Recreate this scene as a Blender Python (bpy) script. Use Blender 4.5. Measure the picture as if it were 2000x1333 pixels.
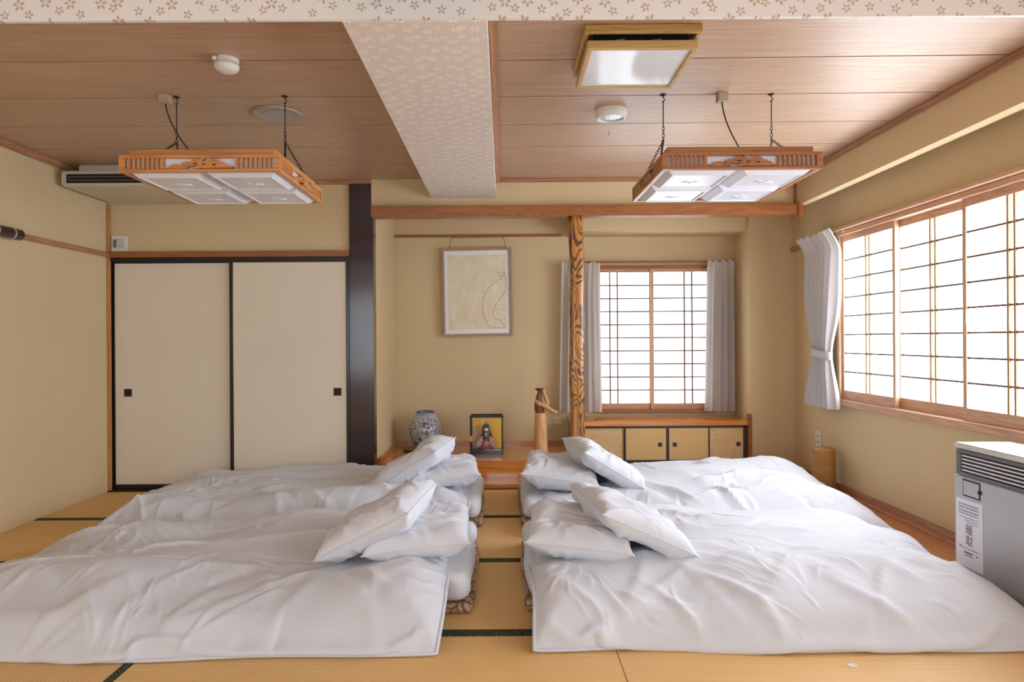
import bpy, bmesh, math, random
import numpy as np
from mathutils import Vector, Matrix

# ------------------------------------------------------------------ scene, camera, light
for o in list(bpy.data.objects):
    bpy.data.objects.remove(o)
scene = bpy.context.scene
COL = scene.collection
R = random.Random(7)
EYE = 1.18

cam_d = bpy.data.cameras.new('camera'); cam = bpy.data.objects.new('camera', cam_d)
COL.objects.link(cam); scene.camera = cam
cam_d.sensor_width = 36.0; cam_d.lens = 24.0
cam_d.shift_x = 0.0085; cam_d.shift_y = -0.00125
cam_d.clip_start = 0.05; cam_d.clip_end = 60
cam.location = (0, 0, EYE); cam.rotation_euler = (math.pi / 2, 0.006, 0)

world = bpy.data.worlds.new('world'); scene.world = world; world.use_nodes = True
world.node_tree.nodes['Background'].inputs[0].default_value = (0.9, 0.95, 1.0, 1)
world.node_tree.nodes['Background'].inputs[1].default_value = 1.0

vs = scene.view_settings
vs.view_transform = 'Standard'; vs.look = 'None'; vs.gamma = 1.0; vs.use_curve_mapping = False
vs.exposure = 1.26
PAPER_GLOW_SIDE = 4.4      # daylight on the shoji paper of the side windows
PAPER_GLOW_BACK = 1.5      # of the alcove window
FILL_GLOW_REAR = 1.9  # fill glow of the added, unseen window behind the camera
FILL_GLOW_NEAR = 3.4      # fill glow of the added, unseen side window nearer the viewer

# ------------------------------------------------------------------ helpers
def srgb(r, g, b):
    def f(c):
        c /= 255.0
        return c / 12.92 if c <= 0.04045 else ((c + 0.055) / 1.055) ** 2.4
    return (f(r), f(g), f(b), 1.0)

def tag(o, label=None, cat=None, group=None, kind=None):
    if label: o['label'] = label
    if cat: o['category'] = cat
    if group: o['group'] = group
    if kind: o['kind'] = kind
    return o

def thing(name, label, cat, loc=(0, 0, 0), group=None, kind=None):
    o = bpy.data.objects.new(name, None); COL.objects.link(o)
    o.empty_display_size = 0.05; o.location = loc
    return tag(o, label, cat, group, kind)

def copy_tree(o, parent=None):
    c = o.copy(); COL.objects.link(c); c.parent = parent
    for ch in list(o.children):
        copy_tree(ch, c)
    return c

def wloc(o):
    v = Vector((0, 0, 0))
    while o is not None:
        v += Vector(o.location); o = o.parent
    return v

class MB:
    """collects geometry in world coordinates; build() makes one mesh object"""
    def __init__(s): s.v = []; s.f = []
    def add(s, vs_, fs_):
        n = len(s.v); s.v += [tuple(p) for p in vs_]; s.f += [tuple(i + n for i in f) for f in fs_]; return s
    def box(s, x0, x1, y0, y1, z0, z1):
        return s.add([(x0,y0,z0),(x1,y0,z0),(x1,y1,z0),(x0,y1,z0),(x0,y0,z1),(x1,y0,z1),(x1,y1,z1),(x0,y1,z1)],
                     [(0,3,2,1),(4,5,6,7),(0,1,5,4),(1,2,6,5),(2,3,7,6),(3,0,4,7)])
    def prism(s, poly, axis, a, b):
        """poly of 2D points; axis = extrusion axis ('x': (y,z), 'y': (x,z), 'z': (x,y))"""
        n = len(poly)
        def P(p, t):
            return {'x': (t, p[0], p[1]), 'y': (p[0], t, p[1]), 'z': (p[0], p[1], t)}[axis]
        vs_ = [P(p, a) for p in poly] + [P(p, b) for p in poly]
        return s.add(vs_, [tuple(range(n - 1, -1, -1)), tuple(range(n, 2 * n))] +
                     [(i, (i + 1) % n, n + (i + 1) % n, n + i) for i in range(n)])
    def tube(s, pts, r, n=8, closed=False):
        pts = [Vector(p) for p in pts]; m = len(pts)
        rs = r if isinstance(r, (list, tuple)) else [r] * m
        vs_ = []; ref = None
        for i, p in enumerate(pts):
            if closed: t = pts[(i + 1) % m] - pts[i - 1]
            else: t = pts[min(i + 1, m - 1)] - pts[max(i - 1, 0)]
            t.normalize()
            if ref is None:
                ref = Vector((0, 0, 1)) if abs(t.z) < 0.9 else Vector((1, 0, 0))
            u = (ref - t * ref.dot(t)).normalized(); w = t.cross(u); ref = u
            for k in range(n):
                a = 2 * math.pi * k / n
                vs_.append(p + (u * math.cos(a) + w * math.sin(a)) * rs[i])
        fs_ = []
        for i in range(m if closed else m - 1):
            j = (i + 1) % m
            for k in range(n):
                fs_.append((i * n + k, i * n + (k + 1) % n, j * n + (k + 1) % n, j * n + k))
        if not closed:
            fs_ += [tuple(range(n - 1, -1, -1)), tuple((m - 1) * n + k for k in range(n))]
        return s.add(vs_, fs_)
    def lathe(s, prof, c, n=32, cap=True):
        vs_ = [(c[0] + r * math.cos(2 * math.pi * k / n), c[1] + r * math.sin(2 * math.pi * k / n), c[2] + z) for r, z in prof for k in range(n)]
        m = len(prof)
        fs_ = [(i * n + k, i * n + (k + 1) % n, (i + 1) * n + (k + 1) % n, (i + 1) * n + k) for i in range(m - 1) for k in range(n)]
        if cap: fs_ += [tuple(range(n - 1, -1, -1)), tuple((m - 1) * n + k for k in range(n))]
        return s.add(vs_, fs_)
    def grid(s, P):
        n, m = P.shape[:2]
        return s.add(P.reshape(-1, 3).tolist(), [(i * m + j, i * m + j + 1, (i + 1) * m + j + 1, (i + 1) * m + j) for i in range(n - 1) for j in range(m - 1)])
    def build(s, name, mat, parent=None, smooth=False, bevel=0.0, seg=2, origin=None, fix=True):
        me = bpy.data.meshes.new(name)
        off = wloc(parent) if parent is not None else Vector(origin or (0, 0, 0))
        me.from_pydata([tuple(Vector(p) - off) for p in s.v], [], s.f)
        if fix or bevel > 0:
            bm = bmesh.new(); bm.from_mesh(me)
            bmesh.ops.recalc_face_normals(bm, faces=bm.faces)
            if bevel > 0:
                bmesh.ops.bevel(bm, geom=[e for e in bm.edges if len(e.link_faces) == 2 and e.calc_face_angle(0) > 0.5], offset=bevel, segments=seg, affect='EDGES', clamp_overlap=True)
            bm.to_mesh(me); bm.free()
        if smooth:
            me.polygons.foreach_set('use_smooth', [True] * len(me.polygons))
        me.materials.append(mat)
        o = bpy.data.objects.new(name, me); COL.objects.link(o)
        if parent is not None: o.parent = parent
        elif origin is not None: o.location = origin
        return o

def box(name, mat, b, parent=None, bevel=0.0, **k):
    return MB().box(*b).build(name, mat, parent, bevel=bevel, **k)

def struct(o, label, cat):
    return tag(o, label, cat, kind='structure')

def share(o, name, parent, offset):
    """another piece with the mesh of o, moved by offset from it"""
    c = o.copy(); c.name = name; COL.objects.link(c); c.parent = parent
    c.location = Vector(o.location) + Vector(offset)
    return c

# ------------------------------------------------------------------ materials
class NT:
    def __init__(s, name):
        s.m = bpy.data.materials.new(name); s.m.use_nodes = True
        s.t = s.m.node_tree; s.bsdf = s.t.nodes['Principled BSDF']; s.out = s.t.nodes['Material Output']
    def n(s, typ, **k):
        nd = s.t.nodes.new(typ)
        for a, b in k.items():
            if a == 'inp':
                for q, w in b.items(): s.set(nd.inputs[q], w)
            else: setattr(nd, a, b)
        return nd
    def set(s, sock, w):
        if isinstance(w, bpy.types.NodeSocket): s.t.links.new(w, sock)
        else: sock.default_value = w
    def math(s, op, a, b=None, c=None):
        nd = s.n('ShaderNodeMath', operation=op)
        s.set(nd.inputs[0], a)
        if b is not None: s.set(nd.inputs[1], b)
        if c is not None: s.set(nd.inputs[2], c)
        return nd.outputs[0]
    def coords(s, scale=(1, 1, 1), loc=(0, 0, 0), rot=(0, 0, 0), vary=False, kind='Object'):
        tc = s.n('ShaderNodeTexCoord'); v = tc.outputs[kind]
        if vary:
            oi = s.n('ShaderNodeObjectInfo')
            k = s.n('ShaderNodeVectorMath', operation='SCALE'); k.inputs[0].default_value = (37.0, 91.0, 53.0)
            s.t.links.new(oi.outputs['Random'], k.inputs['Scale'])
            a = s.n('ShaderNodeVectorMath', operation='ADD'); s.t.links.new(v, a.inputs[0]); s.t.links.new(k.outputs[0], a.inputs[1]); v = a.outputs[0]
        mp = s.n('ShaderNodeMapping'); s.t.links.new(v, mp.inputs[0])
        mp.inputs['Scale'].default_value = scale; mp.inputs['Location'].default_value = loc; mp.inputs['Rotation'].default_value = rot
        return mp.outputs[0]
    def noise(s, vec, scale=5, detail=4, rough=0.5, dist=0.0):
        return s.n('ShaderNodeTexNoise', inp={'Vector': vec, 'Scale': scale, 'Detail': detail, 'Roughness': rough, 'Distortion': dist}).outputs['Fac']
    def ramp(s, fac, stops, interp='LINEAR'):
        nd = s.n('ShaderNodeValToRGB'); s.set(nd.inputs[0], fac); cr = nd.color_ramp; cr.interpolation = interp
        while len(cr.elements) < len(stops): cr.elements.new(0.5)
        for e, (p, c) in zip(cr.elements, stops):
            e.position = p; e.color = c if len(c) == 4 else (*c, 1)
        return nd.outputs[0]
    def mix(s, fac, a, b, blend='MIX'):
        nd = s.n('ShaderNodeMix', data_type='RGBA', blend_type=blend)
        s.set(nd.inputs[0], fac); s.set(nd.inputs[6], a); s.set(nd.inputs[7], b)
        return nd.outputs[2]
    def bump(s, h, strength=0.2, dist=0.01):
        nd = s.n('ShaderNodeBump', inp={'Strength': strength, 'Distance': dist, 'Height': h})
        s.t.links.new(nd.outputs[0], s.bsdf.inputs['Normal']); return nd
    def base(s, col=None, rough=0.5, metal=0.0, coat=0.0, spec=None):
        if col is not None: s.set(s.bsdf.inputs['Base Color'], col)
        s.set(s.bsdf.inputs['Roughness'], rough); s.set(s.bsdf.inputs['Metallic'], metal)
        s.bsdf.inputs['Coat Weight'].default_value = coat; s.bsdf.inputs['Coat Roughness'].default_value = 0.12
        if spec is not None: s.bsdf.inputs['Specular IOR Level'].default_value = spec
        return s

def m_plain(name, col, rough=0.5, metal=0.0, coat=0.0, var=0.04, vs_=30.0, bump=0.0):
    t = NT(name); v = t.coords()
    nz = t.noise(v, vs_, 4)
    c0 = tuple(max(0, c * (1 - var)) for c in col[:3]); c1 = tuple(min(1, c * (1 + var)) for c in col[:3])
    t.base(t.ramp(nz, [(0.3, c0), (0.7, c1)]), rough, metal, coat)
    if bump: t.bump(nz, bump, 0.004)
    return t.m

def m_plaster(name, col):
    t = NT(name); v = t.coords()
    big = t.noise(v, 1.3, 3); fine = t.noise(v, 220, 3, 0.6)
    c = t.ramp(big, [(0.3, tuple(x * 0.95 for x in col[:3])), (0.7, tuple(min(1, x * 1.04) for x in col[:3]))])
    t.base(t.mix(0.35, c, t.ramp(fine, [(0.3, tuple(x * 0.82 for x in col[:3])), (0.7, tuple(min(1, x * 1.12) for x in col[:3]))])), 0.92, spec=0.2)
    t.bump(fine, 0.25, 0.003); return t.m

def m_wood(name, dark, light, axis='x', scale=1.0, rough=0.45, coat=0.0, contrast=1.0, vary=True, streak=1.0, spec=None):
    t = NT(name)
    st = {'x': (0.5, 9, 9), 'y': (9, 0.5, 9), 'z': (9, 9, 0.5)}[axis]
    v = t.coords(tuple(q * scale for q in st), vary=vary)
    w = t.noise(v, 1.0, 3, 0.5, 1.2)
    rings = t.math('FRACT', t.math('MULTIPLY', w, 9.0))
    rings = t.math('ABSOLUTE', t.math('SUBTRACT', rings, 0.5))
    st2 = {'x': (2, 160, 160), 'y': (160, 2, 160), 'z': (160, 160, 2)}[axis]
    fine = t.noise(t.coords(tuple(q * scale for q in st2), vary=vary), 1.0, 3, 0.6)
    fac = t.math('ADD', t.math('MULTIPLY', rings, 0.9 * contrast), t.math('MULTIPLY', fine, 0.55 * streak))
    t.base(t.ramp(fac, [(0.1, dark), (0.75, light)]), rough, coat=coat, spec=spec)
    t.bump(fine, 0.06, 0.002); return t.m

def m_emit(name, col, strength):
    """white shoji paper lit through by daylight"""
    t = NT(name); v = t.coords()
    fib = t.noise(v, 60, 5, 0.65)
    c = t.ramp(fib, [(0.3, tuple(x * 0.96 for x in col[:3])), (0.7, col[:3])])
    t.base(c, 0.9, spec=0.1)
    t.set(t.bsdf.inputs['Emission Color'], c); t.bsdf.inputs['Emission Strength'].default_value = strength
    return t.m

def m_cloth(name, col, rough=0.85, weave=900, bump=0.05, trans=0.0, var=0.03):
    t = NT(name); v = t.coords()
    nz = t.noise(v, 6, 4)
    t.base(t.ramp(nz, [(0.3, tuple(c * (1 - var) for c in col[:3])), (0.7, tuple(min(1, c * (1 + var)) for c in col[:3]))]), rough, spec=0.25)
    t.bsdf.inputs['Sheen Weight'].default_value = 0.15
    wv = t.noise(v, weave, 2)
    t.bump(wv, bump, 0.001)
    if trans:
        tr = t.n('ShaderNodeBsdfTranslucent'); tr.inputs[0].default_value = col
        mx = t.n('ShaderNodeMixShader'); mx.inputs[0].default_value = trans
        t.t.links.new(t.bsdf.outputs[0], mx.inputs[1]); t.t.links.new(tr.outputs[0], mx.inputs[2]); t.t.links.new(mx.outputs[0], t.out.inputs[0])
    return t.m

def m_flowers(name, plane, p0, p1, petal):
    """cream wallpaper with small pearl five-petal flowers; plane: which two object axes"""
    t = NT(name); v = t.coords()
    sp = t.n('ShaderNodeSeparateXYZ'); t.t.links.new(v, sp.inputs[0])
    ax = {'x': 0, 'y': 1, 'z': 2}
    masks = []
    for sc, off, r0, A, B in ((1 / 0.088, 0.0, 0.118, 0.075, 0.045), (1 / 0.088, 0.47, 0.15, 0.092, 0.056)):
        u = t.math('MULTIPLY_ADD', sp.outputs[ax[plane[0]]], sc, 40.0 + off)
        w = t.math('MULTIPLY_ADD', sp.outputs[ax[plane[1]]], sc, 40.0 + off * 1.3)
        cu = t.math('FLOOR', u); cw = t.math('FLOOR', w)
        cb = t.n('ShaderNodeCombineXYZ', inp={0: cu, 1: cw, 2: off}).outputs[0]
        wn = t.n('ShaderNodeTexWhiteNoise', noise_dimensions='3D'); t.t.links.new(cb, wn.inputs[0])
        rs = t.n('ShaderNodeSeparateColor'); t.t.links.new(wn.outputs['Color'], rs.inputs[0])
        lu = t.math('SUBTRACT', t.math('SUBTRACT', u, cu), t.math('MULTIPLY_ADD', rs.outputs[0], 0.36, 0.32))
        lw = t.math('SUBTRACT', t.math('SUBTRACT', w, cw), t.math('MULTIPLY_ADD', rs.outputs[1], 0.36, 0.32))
        r = t.math('SQRT', t.math('ADD', t.math('MULTIPLY', lu, lu), t.math('MULTIPLY', lw, lw)))
        a = t.math('ADD', t.math('ARCTAN2', lw, lu), t.math('MULTIPLY_ADD', rs.outputs[2], 1.2, 7.0))
        s5 = 2 * math.pi / 5
        fa = t.math('SUBTRACT', t.math('MODULO', a, s5), s5 / 2)
        dx = t.math('DIVIDE', t.math('SUBTRACT', t.math('MULTIPLY', r, t.math('COSINE', fa)), r0), A)
        dy = t.math('DIVIDE', t.math('MULTIPLY', r, t.math('SINE', fa)), B)
        d = t.math('ADD', t.math('MULTIPLY', dx, dx), t.math('MULTIPLY', dy, dy))
        masks.append(t.math('LESS_THAN', d, 1.0))
    mk = t.math('MAXIMUM', masks[0], masks[1])
    fine = t.noise(v, 500, 2)
    paper = t.ramp(fine, [(0.3, p0), (0.7, p1)])
    t.base(t.mix(mk, paper, petal), t.math('MULTIPLY_ADD', mk, -0.30, 0.72), t.math('MULTIPLY', mk, 0.15), spec=0.3)
    t.bump(t.math('ADD', t.math('MULTIPLY', mk, 1.0), t.math('MULTIPLY', fine, 0.25)), 0.25, 0.002)
    return t.m

def m_tatami(name, run):
    """woven rush; ribs run along axis 'run'"""
    t = NT(name)
    v = t.coords(vary=True); sp = t.n('ShaderNodeSeparateXYZ'); t.t.links.new(t.coords(), sp.inputs[0])
    c = sp.outputs[1 if run == 'x' else 0]
    rib = t.math('SINE', t.math('MULTIPLY', c, 2 * math.pi / 0.0155))
    st = (3, 240, 1) if run == 'x' else (240, 3, 1)
    fib = t.noise(t.coords(st, vary=True), 1.0, 3, 0.6)
    big = t.noise(v, 1.5, 3)
    base = t.ramp(big, [(0.25, srgb(230, 180, 112)), (0.75, srgb(242, 198, 132))])
    f2 = t.ramp(fib, [(0.25, srgb(222, 172, 104)), (0.75, srgb(248, 210, 146))])
    col = t.mix(0.45, base, f2)
    shade = t.math('MULTIPLY_ADD', rib, 0.5, 0.5)
    col = t.mix(t.math('MULTIPLY', t.math('LESS_THAN', shade, 0.16), 0.28), col, srgb(140, 98, 52))
    t.base(col, 0.5, spec=0.35)
    t.bump(t.math('ADD', shade, t.math('MULTIPLY', fib, 0.3)), 0.3, 0.002)
    return t.m

def m_border(name, run):
    """dark green brocade tatami border with pale flecks"""
    t = NT(name); v = t.coords()
    vo = t.n('ShaderNodeTexVoronoi', inp={'Vector': t.coords((1, 1.0, 1)), 'Scale': 62.0}); vo.inputs['Randomness'].default_value = 0.45
    fl = t.math('LESS_THAN', vo.outputs['Distance'], 0.21)
    t.base(t.mix(fl, t.ramp(t.noise(v, 300, 2), [(0.3, srgb(26, 38, 22)), (0.7, srgb(42, 58, 34))]), srgb(120, 128, 84)), 0.75)
    return t.m

WALL = srgb(216, 193, 152)
M = {}
M['plaster'] = m_plaster('sand_plaster', WALL)
M['ceil'] = m_wood('ceiling_veneer', srgb(172, 136, 106), srgb(202, 170, 140), 'x', 1.0, 0.42, contrast=0.8, spec=1.0)
M['groove'] = m_plain('dark_groove', srgb(52, 32, 22), 0.9)
M['mould'] = m_wood('moulding_wood', srgb(140, 92, 60), srgb(184, 134, 98), 'x', 1.0, 0.4)
M['mould_y'] = m_wood('moulding_wood_deep', srgb(150, 100, 68), srgb(190, 140, 104), 'y', 1.0, 0.4)
M['orange_x'] = m_wood('orange_wood', srgb(160, 94, 42), srgb(204, 134, 68), 'x', 1.2, 0.25, 0.5)
M['orange_y'] = m_wood('orange_wood_deep', srgb(168, 100, 48), srgb(208, 138, 74), 'y', 1.2, 0.3, 0.4)
M['honey_z'] = m_wood('honey_wood_tall', srgb(168, 108, 60), srgb(206, 146, 92), 'z', 1.2, 0.4)
M['lintel'] = m_wood('lintel_wood', srgb(130, 76, 36), srgb(166, 104, 56), 'x', 1.4, 0.35, 0.2)
M['toko'] = m_wood('alcove_plank', srgb(196, 110, 38), srgb(230, 152, 66), 'x', 0.9, 0.16, 0.8)
M['lacquer'] = m_wood('dark_lacquer', srgb(30, 12, 12), srgb(58, 26, 24), 'z', 0.8, 0.22, 0.6, contrast=0.4)
M['flower_xz'] = m_flowers('flower_paper_shaded_petals', 'xz', srgb(228, 222, 216), srgb(238, 233, 227), srgb(200, 180, 164))  # header: petals painted darker for the dull reflection they show there
M['flower_xy'] = m_flowers('flower_paper_lit_petals', 'xy', srgb(220, 206, 194), srgb(228, 215, 203), srgb(250, 244, 236))  # same paper on the soffit, petals painted white for their bright reflection
M['tatami_x'] = m_tatami('tatami_rush', 'x'); M['tatami_y'] = m_tatami('tatami_rush_turned', 'y')
M['border'] = m_border('tatami_border', 'x')
M['fusuma'] = m_plaster('fusuma_paper', srgb(232, 220, 200))
M['black'] = m_plain('black_lacquer_frame', srgb(24, 18, 16), 0.3, coat=0.3)
M['shoji_wood'] = m_wood('shoji_wood', srgb(186, 140, 106), srgb(218, 178, 144), 'z', 1.5, 0.5)
M['shoji_wood_y'] = m_wood('shoji_wood_rail', srgb(184, 138, 106), srgb(216, 174, 140), 'y', 1.5, 0.5)
M['shoji_wood_x'] = m_wood('shoji_wood_cross', srgb(178, 128, 92), srgb(210, 164, 126), 'x', 1.5, 0.5)
M['kumiko'] = m_wood('kumiko_bar', srgb(150, 104, 70), srgb(184, 140, 100), 'z', 2.0, 0.55)
M['kumiko_dark'] = m_plain('kumiko_thin', srgb(120, 92, 66), 0.6)
M['paper_side'] = m_emit('shoji_paper_side', (0.80, 0.895, 1.0), PAPER_GLOW_SIDE)
M['paper_back'] = m_emit('shoji_paper_alcove', (0.80, 0.895, 1.0), PAPER_GLOW_BACK)
M['fill_near'] = m_emit('fill_paper_near', (0.80, 0.895, 1.0), FILL_GLOW_NEAR)
M['fill_rear'] = m_emit('fill_paper_rear', (0.80, 0.895, 1.0), FILL_GLOW_REAR)

def zebra():
    t = NT('zebra_grain_post')
    v = t.coords((1, 1, 0.22))
    w = t.n('ShaderNodeTexNoise', inp={'Vector': v, 'Scale': 6.5, 'Detail': 2.0, 'Roughness': 0.5, 'Distortion': 1.1}).outputs['Fac']
    fr = t.math('FRACT', t.math('MULTIPLY', w, 17.0))
    d = t.math('ABSOLUTE', t.math('SUBTRACT', fr, 0.5))
    wid = t.math('MULTIPLY_ADD', t.noise(t.coords((1, 1, 0.6), loc=(5, 3, 1)), 7, 3), 0.46, -0.02)
    line = t.math('LESS_THAN', d, wid)
    fine = t.noise(t.coords((160, 160, 4)), 1.0, 3)
    base = t.ramp(fine, [(0.2, srgb(170, 106, 46)), (0.8, srgb(200, 138, 66))])
    t.base(t.mix(t.math('MULTIPLY', line, 0.85), base, srgb(58, 26, 12)), 0.3, coat=0.4)
    return t.m
M['zebra'] = zebra()

# ------------------------------------------------------------------ floor: tatami mats, wooden boards
XL, XR, XT, YB, YR = -3.12, 2.58, 2.24, 5.40, -1.6      # left wall, right wall, end of the mats, fusuma wall, rear wall
ZC = 2.445
floor = struct(box('floor', M['groove'], (XL - 0.1, XR + 0.1, YR - 0.1, 6.7, -0.12, -0.055)), 'woven straw tatami floor covering the whole room', 'floor')
def mat_(x0, x1, y0, y1, run, bands):
    g = 0.0012
    o = MB().box(x0 + g, x1 - g, y0 + g, y1 - g, -0.055, 0.0).build('tatami_mat', M['tatami_' + run], floor, bevel=0.002, seg=1)
    for bx in bands:
        MB().box(*bx, -0.004, 0.0022).build('cloth_border', M['border'], o)
W_ = 0.03
rows = [(0.94, 1.843, None), (1.843, 2.745, 'f'), (2.745, 3.65, None), (3.65, 4.55, None), (4.55, YB, None)]
rows = [(-0.865, 0.04, None), (0.04, 0.94, None)] + rows
for y0, y1, k in rows:
    for x0, x1 in ((XL, -1.365), (-1.365, 0.42), (0.42, XT)):
        if 0.9 < y0 < 2.7 and x0 == XL: continue
        mat_(x0, x1, y0, y1, 'x', [(x0 + 0.002, x1 - 0.002, y0 + 0.001, y0 + W_), (x0 + 0.002, x1 - 0.002, y1 - W_, y1 - 0.001)])
for x0, x1 in ((XL, -2.243), (-2.243, -1.365)):
    mat_(x0, x1, 0.94, 2.745, 'y', [(x0 + 0.001, x0 + W_, 0.942, 2.743), (x1 - W_, x1 - 0.001, 0.942, 2.743)])
for y0 in (-1.6, 0.4, 2.4, 4.4):
    box('floor_board', M['orange_y'], (XT + 0.002, XR, y0 + 0.001, min(y0 + 2.0, 6.06), -0.055, 0.003), floor, bevel=0.002, seg=1)
box('floor_board', M['orange_x'], (0.62, XT, YB + 0.002, 6.06, -0.055, 0.03), floor, bevel=0.003, seg=1)
box('floor_board', M['toko'], (-1.2, 0.62, YB + 0.002, 5.66, -0.055, 0.035), floor, bevel=0.003, seg=1)

# ------------------------------------------------------------------ walls
struct(box('wall_left', M['plaster'], (XL - 0.1, XL, YR, 5.55, -0.05, ZC + 0.1)), 'plain tan plaster wall beside the closet doors', 'wall')
struct(box('wall_back', M['plaster'], (XL, -1.20, 5.40, 5.5, 1.885, ZC + 0.1)), 'tan plaster wall strip above the sliding closet doors', 'wall')
struct(box('wall_closet', M['groove'], (XL, -1.2, 5.5, 5.56, -0.05, ZC)), 'dark closet interior behind the sliding doors', 'wall')
struct(box('wall_lintel', M['plaster'], (-1.03, 2.32, 5.36, 5.46, 2.222, ZC + 0.1)), 'tan plaster band above the alcove lintel', 'wall')
struct(box('wall_alcove_left', M['plaster'], (-1.25, -1.03, 5.482, 6.6, -0.05, ZC)), 'narrow lit side wall of the display alcove', 'wall')
YA = 6.5
W1 = (0.90, 1.96, 0.485, 1.875)     # alcove window opening x0 x1 z0 z1
b = MB(); b.box(-1.03, W1[0], YA, YA + 0.1, -0.05, ZC); b.box(W1[1], 2.6, YA, YA + 0.1, -0.05, ZC)
b.box(W1[0], W1[1], YA, YA + 0.1, -0.05, W1[2]); b.box(W1[0], W1[1], YA, YA + 0.1, W1[3], ZC)
struct(b.build('wall_alcove_back', M['plaster']), 'tan plaster back wall of the alcove behind the picture', 'wall')
struct(box('wall_alcove_right', M['plaster'], (2.19, XR + 0.1, 6.06, 6.6, -0.05, ZC)), 'tan plaster pier between the cabinet and the long window', 'wall')
struct(box('wall_soffit', M['plaster'], (0.62, 2.19, 6.12, YA, 2.152, ZC)), 'shallow plaster soffit above the small alcove window', 'wall')
struct(box('ceiling_alcove', M['plaster'], (-1.25, XR, 5.46, 6.6, ZC - 0.06, ZC)), 'plaster ceiling inside the alcove', 'ceiling')
W2 = (2.44, 5.20, 0.70, 1.965); W3 = (-1.3, 1.46, 0.70, 1.965)
b = MB(); x0, x1 = XR, XR + 0.1
for y0, y1 in ((YR, W3[0]), (W3[1], W2[0]), (W2[1], 6.1)): b.box(x0, x1, y0, y1, -0.05, ZC + 0.1)
for w in (W2, W3):
    b.box(x0, x1, w[0], w[1], -0.05, w[2]); b.box(x0, x1, w[0], w[1], w[3], ZC + 0.1)
struct(b.build('wall_right', M['plaster']), 'tan plaster wall around the long shoji window', 'wall')
W4 = (-2.9, 0.3, 0.5, 2.05)
b = MB()
b.box(XL - 0.1, W4[0], YR - 0.1, YR, -0.05, ZC + 0.1); b.box(W4[1], XR + 0.1, YR - 0.1, YR, -0.05, ZC + 0.1)
b.box(W4[0], W4[1], YR - 0.1, YR, -0.05, W4[2]); b.box(W4[0], W4[1], YR - 0.1, YR, W4[3], ZC + 0.1)
struct(b.build('wall_rear', M['plaster']), 'tan plaster wall behind the viewer', 'wall')

# boxed-in beam along the window wall: upright face with a soffit rising to the wall
b = MB().prism([(2.30, ZC + 0.1), (2.30, 2.215), (2.335, 2.205), (XR, 2.30), (XR, ZC + 0.1)], 'y', YR, 5.365)
struct(b.build('trim_window_beam', M['plaster']), 'plastered boxed beam along the top of the window wall', 'beam')

# ------------------------------------------------------------------ ceiling boards and beams
ceiling = struct(box('ceiling', M['groove'], (XL - 0.1, XR + 0.1, YR - 0.1, 5.46, ZC + 0.0035, ZC + 0.12)), 'brown wood-grain board ceiling with dark joints', 'ceiling')
ys = [3.075 + 0.462 * k for k in range(-11, 6)]
ys = [y for y in ys if y > YR] ; ys = [YR] + ys + [5.40]
BX = (-0.556, -0.052)
for x0, x1, sk, ye in ((XL, BX[0], 0.0, 5.40), (BX[1], 2.32, -0.014, 5.37)):
    for i in range(len(ys) - 1):
        y0, y1 = ys[i], ys[i + 1]
        if i == len(ys) - 2: y1 = ye
        g = 0.005; xm = (x0 + x1) / 2; s0 = sk * (x0 - xm) if 0 < i else 0; s1 = sk * (x1 - xm) if 0 < i else 0
        e0 = s0 if i < len(ys) - 2 else 0; e1 = s1 if i < len(ys) - 2 else 0
        vs_ = [(x0, y0 + g + s0), (x1, y0 + g + s1), (x1, y1 - g + e1), (x0, y1 - g + e0)]
        MB().prism(vs_, 'z', ZC, ZC + 0.0034).build('ceiling_board', M['ceil'], ceiling)

b = MB(); b.box(BX[0], BX[1], 2.385, 5.36, 2.295, ZC + 0.01)
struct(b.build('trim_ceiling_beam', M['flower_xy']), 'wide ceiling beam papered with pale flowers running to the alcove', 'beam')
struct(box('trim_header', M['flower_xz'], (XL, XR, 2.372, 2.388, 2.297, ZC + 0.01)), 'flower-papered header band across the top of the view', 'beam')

def moulding(n, bx, mat, label, bevel=0.004):
    return struct(box('trim_%d' % n, mat, bx, bevel=bevel), label, 'trim')
moulding(1, (XL, XL + 0.035, YR, 5.40, ZC - 0.042, ZC), M['mould_y'], 'brown ceiling moulding along the plain side wall')
moulding(2, (XL + 0.035, BX[0], 5.365, 5.40, ZC - 0.03, ZC), M['mould'], 'brown ceiling moulding above the closet doors')
moulding(3, (BX[1] + 0.035, 2.265, 5.33, 5.36, ZC - 0.03, ZC), M['mould'], 'brown ceiling moulding above the alcove lintel')
moulding(4, (BX[1], BX[1] + 0.035, 2.39, 5.36, ZC - 0.035, ZC), M['mould_y'], 'brown moulding along the edge of the flowered beam')
moulding(5, (2.27, 2.30, YR, 5.33, ZC - 0.03, ZC), M['mould_y'], 'pinkish brown moulding along the boxed window beam')
moulding(6, (2.285, 2.303, 5.335, 5.36, 2.22, ZC - 0.03), M['mould'], 'short upright strip where lintel wall meets window beam')
moulding(7, (XL, -1.21, 5.355, 5.40, 1.845, 1.89), M['lintel'], 'orange wooden rail above the sliding closet doors')
moulding(8, (XL, XL + 0.022, 5.372, 5.40, 0, 2.268), M['honey_z'], 'thin upright wooden strip in the corner by the closet')
moulding(9, (XL, XL + 0.032, 4.30, 5.372, 1.848, 1.884), M['mould_y'], 'brown wooden picture rail on the plain side wall')
moulding(10, (XL, -1.21, 5.37, 5.47, 0.0, 0.012), M['black'], 'black floor track under the sliding closet doors', 0.0)
moulding(11, (XL, -1.21, 5.385, 5.47, 1.815, 1.845), M['black'], 'black head track over the sliding closet doors', 0.0)

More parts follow.
